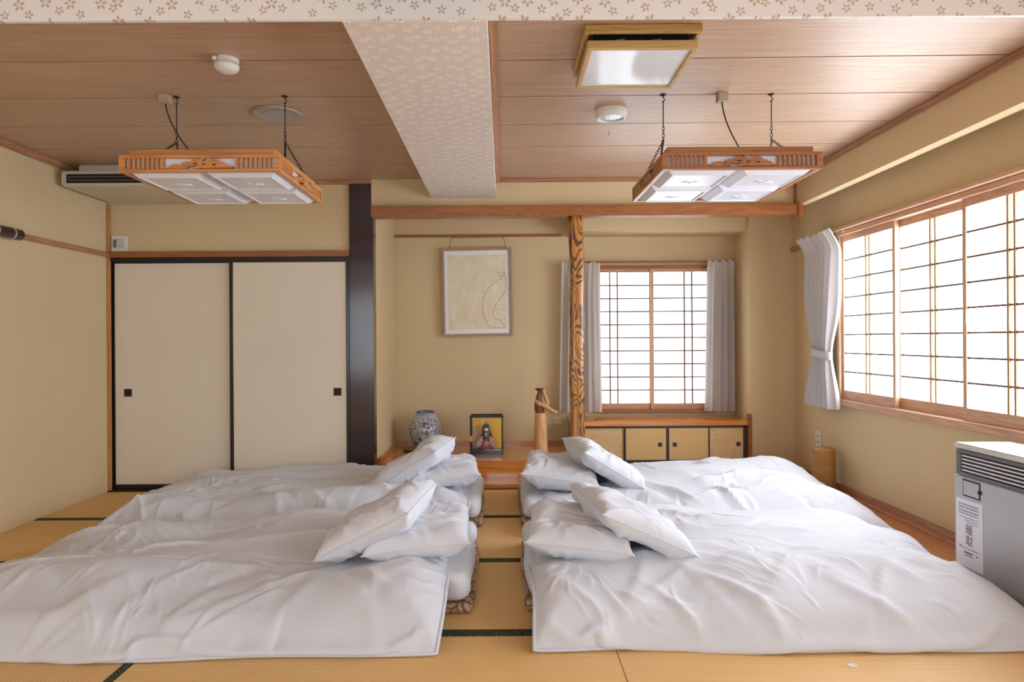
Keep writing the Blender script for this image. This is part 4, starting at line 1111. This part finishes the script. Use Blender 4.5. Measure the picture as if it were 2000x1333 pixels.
def vase_r(z):
    for (r0, z0_), (r1, z1_) in zip(prof[:12], prof[1:12]):
        if z0_ <= z <= z1_: return r0 + (r1 - r0) * (z - z0_) / (z1_ - z0_)
    return 0.08
rb = random.Random(5); b = MB()
for col in range(4):
    a0 = -math.pi / 2 + 0.30 + col * 0.24
    for row in range(8):
        zc = 0.262 - row * 0.025 - 0.008 * (col % 2)
        for st_ in range(2):
            p0 = (a0 + rb.uniform(-0.07, 0.07), zc + rb.uniform(-0.008, 0.008)); pts = []
            da, dz = rb.uniform(-0.09, 0.09), rb.uniform(-0.016, 0.012); cu = rb.uniform(-0.012, 0.012)
            for k in range(6):
                q = k / 5; aa = p0[0] + da * q; zz_ = p0[1] + dz * q + cu * math.sin(q * math.pi)
                r = vase_r(zz_) + 0.0002; pts.append((VX + r * math.cos(aa), VY + r * math.sin(aa), ZT + 0.02 + zz_))
            b.tube(pts, [0.0012, 0.0024, 0.0028, 0.0024, 0.0018, 0.0008], 5)
b.build('brush_writing', m_plain('brush_ink', srgb(46, 48, 62), 0.3), body)

# ------------------------------------------------------------------ doll in a display case
DX, DY = -0.150, 5.99; dw, dd = 0.143, 0.085; z0 = ZT; z1 = 0.522
M['case_black'] = m_plain('case_black', srgb(22, 20, 24), 0.25, coat=0.3)
def m_glass():
    t = NT('clear_pane'); tr = t.n('ShaderNodeBsdfTransparent'); gl = t.n('ShaderNodeBsdfGlossy'); gl.inputs['Roughness'].default_value = 0.03
    mx = t.n('ShaderNodeMixShader'); mx.inputs[0].default_value = 0.05
    t.t.links.new(tr.outputs[0], mx.inputs[1]); t.t.links.new(gl.outputs[0], mx.inputs[2]); t.t.links.new(mx.outputs[0], t.out.inputs[0]); return t.m
M['glass'] = m_glass()
case = thing('display_case', 'small black-framed glass display case with gold backing', 'display case', (DX, DY, z0))
box('base', M['case_black'], (DX - dw - 0.004, DX + dw + 0.004, DY - dd - 0.006, DY + dd + 0.006, z0, z0 + 0.035), case, bevel=0.004)
for sx in (-1, 1):
    for sy in (-1, 1):
        xs = sorted((DX + sx * dw, DX + sx * (dw - 0.013))); ys_ = sorted((DY + sy * dd, DY + sy * (dd - 0.013)))
        box('post', M['case_black'], (*xs, *ys_, z0 + 0.035, z1 - 0.014), case)
for sy in (-1, 1):
    ys_ = sorted((DY + sy * (dd + 0.004), DY + sy * (dd - 0.014)))
    box('top_bar', M['case_black'], (DX - dw - 0.004, DX + dw + 0.004, *ys_, z1 - 0.016, z1), case, bevel=0.003, seg=1)
for sx in (-1, 1):
    xs = sorted((DX + sx * (dw + 0.004), DX + sx * (dw - 0.012)))
    box('top_bar', M['case_black'], (*xs, DY - dd + 0.014, DY + dd - 0.014, z1 - 0.016, z1), case)
box('backing', m_plain('gold_leaf', srgb(248, 196, 36), 0.45), (DX - dw + 0.008, DX + dw - 0.008, DY + dd - 0.012, DY + dd - 0.006, z0 + 0.035, z1 - 0.016), case)
box('pane', M['glass'], (DX - dw + 0.012, DX + dw - 0.012, DY - dd + 0.003, DY - dd + 0.005, z0 + 0.035, z1 - 0.016), case)
box('pane', M['glass'], (DX - dw + 0.003, DX - dw + 0.005, DY - dd + 0.013, DY + dd - 0.013, z0 + 0.035, z1 - 0.016), case)
box('pane', M['glass'], (DX + dw - 0.005, DX + dw - 0.003, DY - dd + 0.013, DY + dd - 0.013, z0 + 0.035, z1 - 0.016), case)
box('top_pane', M['glass'], (DX - dw + 0.012, DX + dw - 0.012, DY - dd + 0.014, DY + dd - 0.014, z1 - 0.010, z1 - 0.008), case)
o = box('name_card', m_plain('pale_card', srgb(206, 176, 150), 0.6), (DX - dw + 0.016, DX - dw + 0.058, DY + 0.03, DY + 0.034, z0 + 0.05, z0 + 0.24)); tag(o, 'pale upright card inside the doll case', 'card')
o = box('paper_tag', m_plain('orange_tag', srgb(226, 150, 40), 0.6), (DX - dw + 0.0, DX - dw + 0.024, DY - dd - 0.003, DY - dd - 0.001, z0 + 0.115, z0 + 0.165)); tag(o, 'orange tag on the front of the doll case', 'tag')
doll = thing('doll', 'long-haired doll in pink and red robe inside the glass case', 'doll', (DX, DY, z0 + 0.035))
zb = z0 + 0.035; dx_, dy_ = DX - 0.005, DY - 0.012
M['robe_pink'] = m_plain('pink_brocade', srgb(206, 160, 160), 0.6, var=0.25, vs_=120)
M['robe_red'] = m_plain('red_brocade', srgb(150, 60, 70), 0.6, var=0.5, vs_=90)
M['hair'] = m_plain('dark_hair', srgb(46, 28, 26), 0.45)
M['doll_skin'] = m_plain('white_face', srgb(236, 232, 222), 0.4, var=0.01)
b = MB(); pr = [(0.062, 0.0), (0.068, 0.02), (0.062, 0.05), (0.048, 0.085), (0.034, 0.12), (0.018, 0.14)]
b.lathe([(r, zb + z) for r, z in pr], (dx_, dy_, 0), 24); b.v = [(x, dy_ + (y - dy_) * 0.7, z) for x, y, z in b.v]
robe = b.build('robe', M['robe_red'], doll, smooth=True)
for sx in (-1, 1):
    b = MB().prism([(dx_ + sx * 0.02, zb + 0.125), (dx_ + sx * 0.045, zb + 0.115), (dx_ + sx * 0.088, zb + 0.06), (dx_ + sx * 0.085, zb + 0.03), (dx_ + sx * 0.045, zb + 0.025), (dx_ + sx * 0.03, zb + 0.07)], 'y', dy_ - 0.035, dy_ + 0.01)
    b.build('sleeve', M['robe_pink'], doll, bevel=0.006)
b = MB().prism([(dx_ - 0.010, zb + 0.15), (dx_ + 0.010, zb + 0.15), (dx_ + 0.008, zb + 0.085), (dx_ - 0.004, zb + 0.085)], 'y', dy_ - 0.038, dy_ - 0.030); b.build('collar', M['robe_pink'], doll, bevel=0.002)
b = MB()
for k in range(14):
    a = rb.uniform(0, 6.28); r = rb.uniform(0, 0.03)
    c = (dx_ + r * math.cos(a), dy_ - 0.048, zb + 0.055 + r * math.sin(a) * 0.8)
    b.lathe([(0.0005, 0.006), (0.006, 0.003), (0.008, 0), (0.006, -0.003), (0.0005, -0.006)], c, 8)
b.build('bouquet', m_plain('bouquet_flowers', srgb(236, 190, 170), 0.6, var=0.3, vs_=80), doll, smooth=True)
b = MB().lathe([(0.002, zb + 0.225), (0.02, zb + 0.222), (0.03, zb + 0.205), (0.036, zb + 0.18), (0.044, zb + 0.14), (0.055, zb + 0.10), (0.056, zb + 0.095)], (dx_, dy_ + 0.012, 0), 24)
b.build('hair', M['hair'], doll, smooth=True)
b = MB(); vs_ = []
b.lathe([(0.002, -0.026), (0.012, -0.022), (0.0195, -0.010), (0.021, 0.002), (0.018, 0.016), (0.010, 0.023), (0.001, 0.025)], (dx_, dy_ - 0.012, zb + 0.178), 20)
hd = b.build('head', M['doll_skin'], doll, smooth=True)
b = MB().prism([(dx_ - 0.022, zb + 0.207), (dx_ + 0.022, zb + 0.207), (dx_ + 0.02, zb + 0.190), (dx_ - 0.02, zb + 0.190)], 'y', dy_ - 0.0345, dy_ - 0.01); b.build('fringe', M['hair'], doll, bevel=0.004)
b = MB()
for sx in (-1, 1): b.tube([(dx_ + sx * 0.005, dy_ - 0.0335, zb + 0.180), (dx_ + sx * 0.011, dy_ - 0.032, zb + 0.180)], 0.0012, 5)
b.build('eyes', M['hair'], hd)
MB().tube([(dx_ - 0.003, dy_ - 0.0325, zb + 0.168), (dx_ + 0.003, dy_ - 0.0325, zb + 0.168)], 0.0012, 5).build('mouth', M['robe_red'], hd)
MB().lathe([(0.012, zb + 0.222), (0.006, zb + 0.232), (0.008, zb + 0.238), (0.002, zb + 0.248)], (dx_, dy_, 0), 10).build('crown', m_plain('gilt_crown', srgb(170, 120, 50), 0.3, 0.6), doll, smooth=True)

# ------------------------------------------------------------------ carved wooden sculpture
SX, SY = 0.332, 6.06
sc = thing('wood_sculpture', 'pale log sculpture with carved branch arm and wire loops in alcove', 'sculpture', (SX, SY, ZT))
M['pale_log'] = m_wood('pale_log', srgb(204, 152, 96), srgb(232, 186, 130), 'z', 1.5, 0.5)
M['bark'] = m_wood('red_bark', srgb(96, 54, 34), srgb(150, 96, 64), 'z', 2, 0.6)
M['branch'] = m_wood('peeled_branch', srgb(190, 132, 82), srgb(224, 172, 116), 'z', 2, 0.45)
b = MB().lathe([(0.062, ZT), (0.061, ZT + 0.01), (0.056, ZT + 0.18), (0.052, ZT + 0.335), (0.045, ZT + 0.345), (0.0005, ZT + 0.34)], (SX - 0.005, SY, 0), 28); b.build('log', M['pale_log'], sc, smooth=False)
b = MB().tube(spline([(SX - 0.012, SY, ZT + 0.33), (SX - 0.018, SY, ZT + 0.40), (SX - 0.020, SY, ZT + 0.46), (SX - 0.008, SY, ZT + 0.53), (SX - 0.008, SY, ZT + 0.55)]), [0.032 + 0.010 * math.sin(k * 0.33) for k in range(21)], 12)
b.build('stump', M['bark'], sc, smooth=True)
b = MB().lathe([(0.030, 0), (0.038, 0.006), (0.037, 0.014), (0.0005, 0.012)], (SX - 0.014, SY, ZT + 0.548), 14); b.build('stump_cap', m_plain('dark_cap', srgb(74, 52, 46), 0.5), sc)
b = MB().tube(spline([(SX - 0.048, SY - 0.03, ZT + 0.46), (SX - 0.03, SY - 0.045, ZT + 0.435), (SX + 0.02, SY - 0.045, ZT + 0.415), (SX + 0.05, SY - 0.04, ZT + 0.395), (SX + 0.10, SY - 0.04, ZT + 0.365), (SX + 0.138, SY - 0.045, ZT + 0.345)]), [0.010 + 0.012 * min(1, k / 6) - (0.004 if k > 14 else 0) for k in range(26)], 12)
b.build('branch_arm', M['branch'], sc, smooth=True)
b = MB().tube(spline([(SX + 0.02, SY - 0.02, ZT + 0.55), (SX + 0.035, SY - 0.02, ZT + 0.49), (SX + 0.055, SY - 0.03, ZT + 0.43), (SX + 0.03, SY - 0.02, ZT + 0.36)]), [0.012 + 0.006 * math.sin(k * 0.2) for k in range(16)], 10)
b.build('side_strut', M['branch'], sc, smooth=True)
b = MB()
for k in range(5):
    cxk, czk, rk = SX + 0.125 + 0.006 * k, ZT + 0.30 - 0.004 * k, 0.032 + 0.006 * k
    b.tube([(cxk + rk * 1.25 * math.cos(t_), SY - 0.03 + 0.02 * math.sin(t_ * 2 + k), czk + rk * 0.6 * math.sin(t_)) for t_ in [2 * math.pi * j / 24 for j in range(24)]], 0.0018, 5, closed=True)
b.build('wire_loops', m_plain('pale_wire', srgb(176, 150, 120), 0.4, 0.4), sc, smooth=True)
b = MB()
for k in range(5):
    z = ZT + 0.20 - k * 0.028; a = -math.pi / 2 + 0.35
    b.tube([(SX - 0.005 + 0.0575 * math.cos(a + q), SY + 0.0575 * math.sin(a + q), z + 0.004 * math.sin(k * 2 + q * 30)) for q in (-0.09, 0.0, 0.09)], 0.002, 5)
    b.tube([(SX - 0.005 + 0.0575 * math.cos(a), SY + 0.0575 * math.sin(a), z + 0.009), (SX - 0.005 + 0.0575 * math.cos(a + 0.05), SY + 0.0575 * math.sin(a + 0.05), z - 0.008)], 0.002, 5)
b.build('ink_marks', m_plain('faded_ink', srgb(150, 104, 66), 0.6), sc)

# ------------------------------------------------------------------ curtains
M['curtain'] = m_cloth('grey_beige_curtain', srgb(216, 209, 203), 0.85, 500, 0.08, 0.35)
M['curtain_white'] = m_cloth('striped_white_curtain', srgb(212, 208, 208), 0.85, 500, 0.08, 0.10)
def curtain(name, label, mat, along, c, z0, z1, prof, folds, amp, flare, seed, tie=None):
    """along: 'x' or 'y'; c = plane coordinate of the hanging line; prof(t) -> (start, end) along the rail"""
    ns, nt = folds * 14 + 1, 60; r = random.Random(seed)
    ph = [r.uniform(0.75, 1.25) for _ in range(folds + 1)]; lean = r.uniform(-0.3, 0.3)
    P = np.zeros((nt, ns, 3))
    for i in range(nt):
        t = i / (nt - 1); a, b_ = prof(t); z = z1 + (z0 - z1) * t
        for j in range(ns):
            s = j / (ns - 1); k = min(int(s * folds), folds - 1)
            sharp = max(0.0, 1 - t / 0.14)
            w = math.sin(2 * math.pi * folds * s + lean * math.sin(3 * t + s * 5))
            w = w * (1 - 0.25 * sharp) + 0.3 * sharp * math.sin(4 * math.pi * folds * s)
            am = amp * ph[k] * (0.55 + 0.45 * min(1, t * 3)) * (1 if tie is None else (0.55 + 0.45 * min(1, abs(t - tie) / 0.25)))
            d = am * w - flare * max(0, 1 - t / 0.12) ** 1.5 * (0.6 + 0.8 * abs(s - 0.5))
            u = a + (b_ - a) * (s + 0.012 * math.sin(6.28 * folds * 2 * s))
            zz_ = z + (0.012 * math.sin(2 * math.pi * folds * s) if t < 0.02 else 0)
            P[i, j] = (u, c + d, zz_) if along == 'x' else (c + d, u, zz_)
    cur = thing(name, label, 'curtain', tuple(float(q) for q in P[-1, ns // 2]))
    MB().grid(P).build('cloth', mat, cur, smooth=True, fix=False)
    return cur, P
cur, P = curtain('curtain', 'gathered grey curtain behind the dark-grained post', M['curtain'], 'x', 6.375, 0.50, 1.895, lambda t: (0.55 - 0.03 * t, 0.905 + 0.012 * t), 4, 0.042, 0.03, 3)
M['hook'] = m_plain('curtain_hook', srgb(214, 210, 204), 0.4)
def hooks(cur, pts):
    for p in pts: MB().tube([(p[0], p[1], p[2] - 0.02), (p[0], p[1], p[2] + 0.012)], 0.003, 6).build('curtain_hook', M['hook'], cur)
hooks(cur, [(0.62 + 0.07 * k, 6.41, 1.885) for k in range(4)])
cur, P = curtain('curtain', 'gathered grey curtain at the pier side of the alcove window', M['curtain'], 'x', 6.375, 0.50, 1.905, lambda t: (1.905 - 0.03 * t, 2.16), 4, 0.040, 0.03, 8)
hooks(cur, [(1.95 + 0.05 * k, 6.41, 1.895) for k in range(4)])
TIE = 0.69
def prof_r(t):
    w = 1 - 0.42 * math.exp(-((t - TIE) / 0.20) ** 2) - 0.08 * min(1, t / 0.3)
    mid = 5.32 + 0.03 * t; return (mid - 0.275 * w, mid + 0.275 * w)
cur, P = curtain('curtain', 'pale curtain tied back at the end of the long window', M['curtain_white'], 'y', 2.49, 0.64, 1.985, prof_r, 6, 0.042, 0.085, 12, tie=TIE)
i = int(TIE * 59); row = P[i]
a, b_ = prof_r(TIE); tb = []
for k in range(28):
    q = 2 * math.pi * k / 28
    tb.append((2.49 + 0.048 * math.sin(q), (a + b_) / 2 + ((b_ - a) / 2 + 0.012) * math.cos(q), 1.06 + 0.02 * math.cos(q)))
bb = MB(); n = len(tb)
bb.add([(x, y, z - 0.032) for x, y, z in tb] + [(x, y, z + 0.032) for x, y, z in tb] , [(k, (k + 1) % n, n + (k + 1) % n, n + k) for k in range(n)])
o = bb.build('tie_band', M['curtain_white'], cur, smooth=True)
md = o.modifiers.new('thick', 'SOLIDIFY'); md.thickness = 0.004
hooks(cur, [(2.535, 5.08 + 0.1 * k, 1.985) for k in range(5)])

# ------------------------------------------------------------------ outlet, rope post, adapter
o = thing('wall_outlet', 'cream wall socket above the rope-wound post', 'outlet', (XR, 5.59, 0.35))
box('plate', M['off_white'], (XR - 0.009, XR, 5.545, 5.635, 0.285, 0.415), o, bevel=0.003)
for z in (0.325, 0.375):
    for y in (5.578, 5.602): box('slot', M['slot'], (XR - 0.0105, XR - 0.008, y - 0.003, y + 0.003, z - 0.009, z + 0.009), o)
M['rope'] = m_plain('sisal_rope', srgb(196, 148, 90), 0.8, var=0.22, vs_=120, bump=0.6)
cpz = thing('scratching_post', 'round sisal rope-wound post standing by the window wall', 'scratching post', (2.455, 5.24, 0.003))
MB().lathe([(0.074, 0.003), (0.074, 0.325), (0.0005, 0.325)], (2.455, 5.24, 0), 28).build('core', M['rope'], cpz, smooth=False)
b = MB(); nz_ = 26; pts = []
for k in range(nz_ * 24):
    a = 2 * math.pi * k / 24; pts.append((2.455 + 0.077 * math.cos(a), 5.24 + 0.077 * math.sin(a), 0.012 + 0.31 * k / (nz_ * 24)))
b.tube(pts, 0.0066, 5); b.build('rope_winding', M['rope'], cpz, smooth=True)
b = MB()
for k in range(3):
    b.tube([(2.455 + (0.068 - 0.022 * k) * math.cos(q), 5.24 + (0.068 - 0.022 * k) * math.sin(q), 0.327 + 0.002 * k) for q in [2 * math.pi * j / 24 for j in range(24)]], 0.010, 6, closed=True)
b.build('rope_top', M['rope'], cpz, smooth=True)
ad = thing('power_strip', 'cream power adapter on the floor behind the rope-wound post', 'adapter', (2.42, 5.62, 0.003))
box('body', M['off_white'], (2.37, 2.47, 5.50, 5.75, 0.003, 0.045), ad, bevel=0.012, seg=3)
box('plug', M['off_white'], (2.40, 2.45, 5.54, 5.60, 0.045, 0.085), ad, bevel=0.012, seg=3)
MB().tube(spline([(2.42, 5.57, 0.08), (2.40, 5.52, 0.10), (2.40, 5.44, 0.06), (2.42, 5.36, 0.01), (2.50, 5.40, 0.01), (2.565, 5.57, 0.10), (2.568, 5.59, 0.28)]), 0.005, 6).build('cable', M['off_white'], ad, smooth=True)

# ------------------------------------------------------------------ gas heater
M['heater'] = m_plain('silver_grey_heater', srgb(182, 181, 183), 0.35, 0.3, var=0.03, vs_=6)
M['heater_top'] = m_plain('pale_heater_top', srgb(214, 214, 208), 0.22, 0.1)
M['heater_dark'] = m_plain('heater_dark_grille', srgb(26, 26, 32), 0.5)
M['heater_rim'] = m_plain('heater_rim', srgb(104, 104, 114), 0.4)
M['fin'] = m_plain('bright_fin', srgb(232, 232, 236), 0.3)
hx0, hx1, hy0, hy1, hz = 2.20, 2.47, 2.40, 3.335, 0.668
ht = thing('gas_heater', 'silver-grey floor heater standing under the long window', 'heater', ((hx0 + hx1) / 2, (hy0 + hy1) / 2, 0.003))
b = MB(); b.box(hx0 + 0.012, hx1, hy0 + 0.008, hy1 - 0.008, 0.003, 0.65); b.build('body', M['heater'], ht, bevel=0.006)
box('front_panel', M['heater'], (hx0, hx0 + 0.013, hy0, hy1, 0.05, 0.512), ht, bevel=0.004)
box('top_cover', M['heater_top'], (hx0 - 0.002, hx1 + 0.004, hy0, hy1, 0.642, hz), ht, bevel=0.006)
gv = box('grille_recess', M['heater_dark'], (hx0 + 0.010, hx0 + 0.0135, hy0 + 0.06, hy1 - 0.045, 0.532, 0.622), ht)
for q in ((hy0 + 0.03, hy1 - 0.012, 0.622, 0.638), (hy0 + 0.03, hy1 - 0.012, 0.516, 0.532), (hy0 + 0.03, hy0 + 0.06, 0.532, 0.622), (hy1 - 0.045, hy1 - 0.012, 0.532, 0.622)):
    box('grille_rim', M['heater_rim'], (hx0 + 0.000, hx0 + 0.0135, *q), ht, bevel=0.002, seg=1)
for k in range(5):
    z = 0.543 + 0.017 * k
    b = MB().prism([(hx0 - 0.001, z - 0.003), (hx0 + 0.010, z + 0.000), (hx0 + 0.010, z + 0.003), (hx0 - 0.001, z + 0.003)], 'y', hy0 + 0.06, hy1 - 0.055); b.build('louver_fin', M['fin'], ht)
for y in (2.62, 2.86, 3.08): MB().tube([(hx0 + 0.003, y, 0.533), (hx0 + 0.003, y, 0.622)], 0.0015, 5).build('grille_wire', M['heater_rim'], ht)
box('lid_gap', M['heater_dark'], (hx0 - 0.0006, hx0 + 0.002, 3.153, 3.275, 0.420, 0.502), ht)
box('control_lid', M['heater'], (hx0 - 0.003, hx0 + 0.004, 3.158, 3.27, 0.425, 0.497), ht, bevel=0.003)
MB().lathe([(0.008, 0.45), (0.010, 0.458), (0.008, 0.466)], (hx0 - 0.001, 3.155, 0), 12).build('lid_catch', M['heater_dark'], ht)
nt_ = thing('paper_notice', 'white printed notice stuck on the front of the heater', 'notice', (hx0, 3.23, 0.1))
M['notice'] = m_plain('notice_paper', srgb(236, 236, 244), 0.6, var=0.01)
box('sheet', M['notice'], (hx0 - 0.0016, hx0 - 0.0004, 3.137, 3.322, 0.085, 0.405), nt_)
M['print_blue'] = m_plain('pale_blue_print', srgb(150, 160, 176), 0.7); M['print_dark'] = m_plain('dark_print', srgb(84, 66, 72), 0.7)
rr = random.Random(9)
def print_line(z, y0, y1, hgt, mat):
    b = MB(); y = y1
    while y > y0:
        w = rr.uniform(0.005, 0.013); b.box(hx0 - 0.0022, hx0 - 0.0014, max(y - w, y0), y, z, z + hgt); y -= w + rr.uniform(0.0015, 0.004)
    b.build('text_line', mat, nt_)
for k, (z, ya, yb, hg) in enumerate(((0.376, 3.165, 3.300, 0.008), (0.362, 3.165, 3.302, 0.008), (0.346, 3.165, 3.302, 0.008), (0.334, 3.17, 3.302, 0.006), (0.318, 3.165, 3.302, 0.004), (0.306, 3.175, 3.26, 0.004), (0.295, 3.165, 3.25, 0.003))):
    print_line(z, ya, yb, hg, M['print_blue'])
for z, ya, yb, hg in ((0.172, 3.17, 3.30, 0.003), (0.150, 3.205, 3.262, 0.008), (0.140, 3.205, 3.258, 0.004), (0.150, 3.17, 3.182, 0.006), (0.178, 3.28, 3.298, 0.004)):
    print_line(z, ya, yb, hg, M['print_dark'])
def glyph(txt, y, z, size, mat):
    cu = bpy.data.curves.new('glyph', 'FONT'); cu.body = txt; cu.size = size; cu.align_x = 'CENTER'
    ob = bpy.data.objects.new('glyph_tmp', cu); COL.objects.link(ob)
    me = bpy.data.meshes.new_from_object(ob.evaluated_get(bpy.context.evaluated_depsgraph_get()))
    bpy.data.objects.remove(ob)
    # text x -> -y (reads from the room), text y -> z
    me.transform(Matrix(((0, 0, -1, hx0 - 0.0022), (-1, 0, 0, y), (0, 1, 0, z), (0, 0, 0, 1))))
    me.transform(Matrix.Translation(-Vector(nt_.location)))
    me.materials.clear(); me.materials.append(mat)
    o = bpy.data.objects.new('character', me); COL.objects.link(o); o.parent = nt_
glyph('\u6696', 3.228, 0.245, 0.052, M['print_dark']); glyph('\u53d6', 3.228, 0.192, 0.052, M['print_dark'])

# ------------------------------------------------------------------ scrap on the mats
b = MB().add([(1.235, 2.445, 0.0005), (1.262, 2.452, 0.004), (1.258, 2.436, 0.001), (1.245, 2.46, 0.006), (1.228, 2.452, 0.003)], [(0, 2, 1, 3), (0, 3, 4)])
o = b.build('paper_scrap', M['off_white'], origin=(1.245, 2.445, 0)); tag(o, 'tiny white scrap lying on the tatami in front of a bed', 'scrap')
md = o.modifiers.new('thick', 'SOLIDIFY'); md.thickness = 0.001
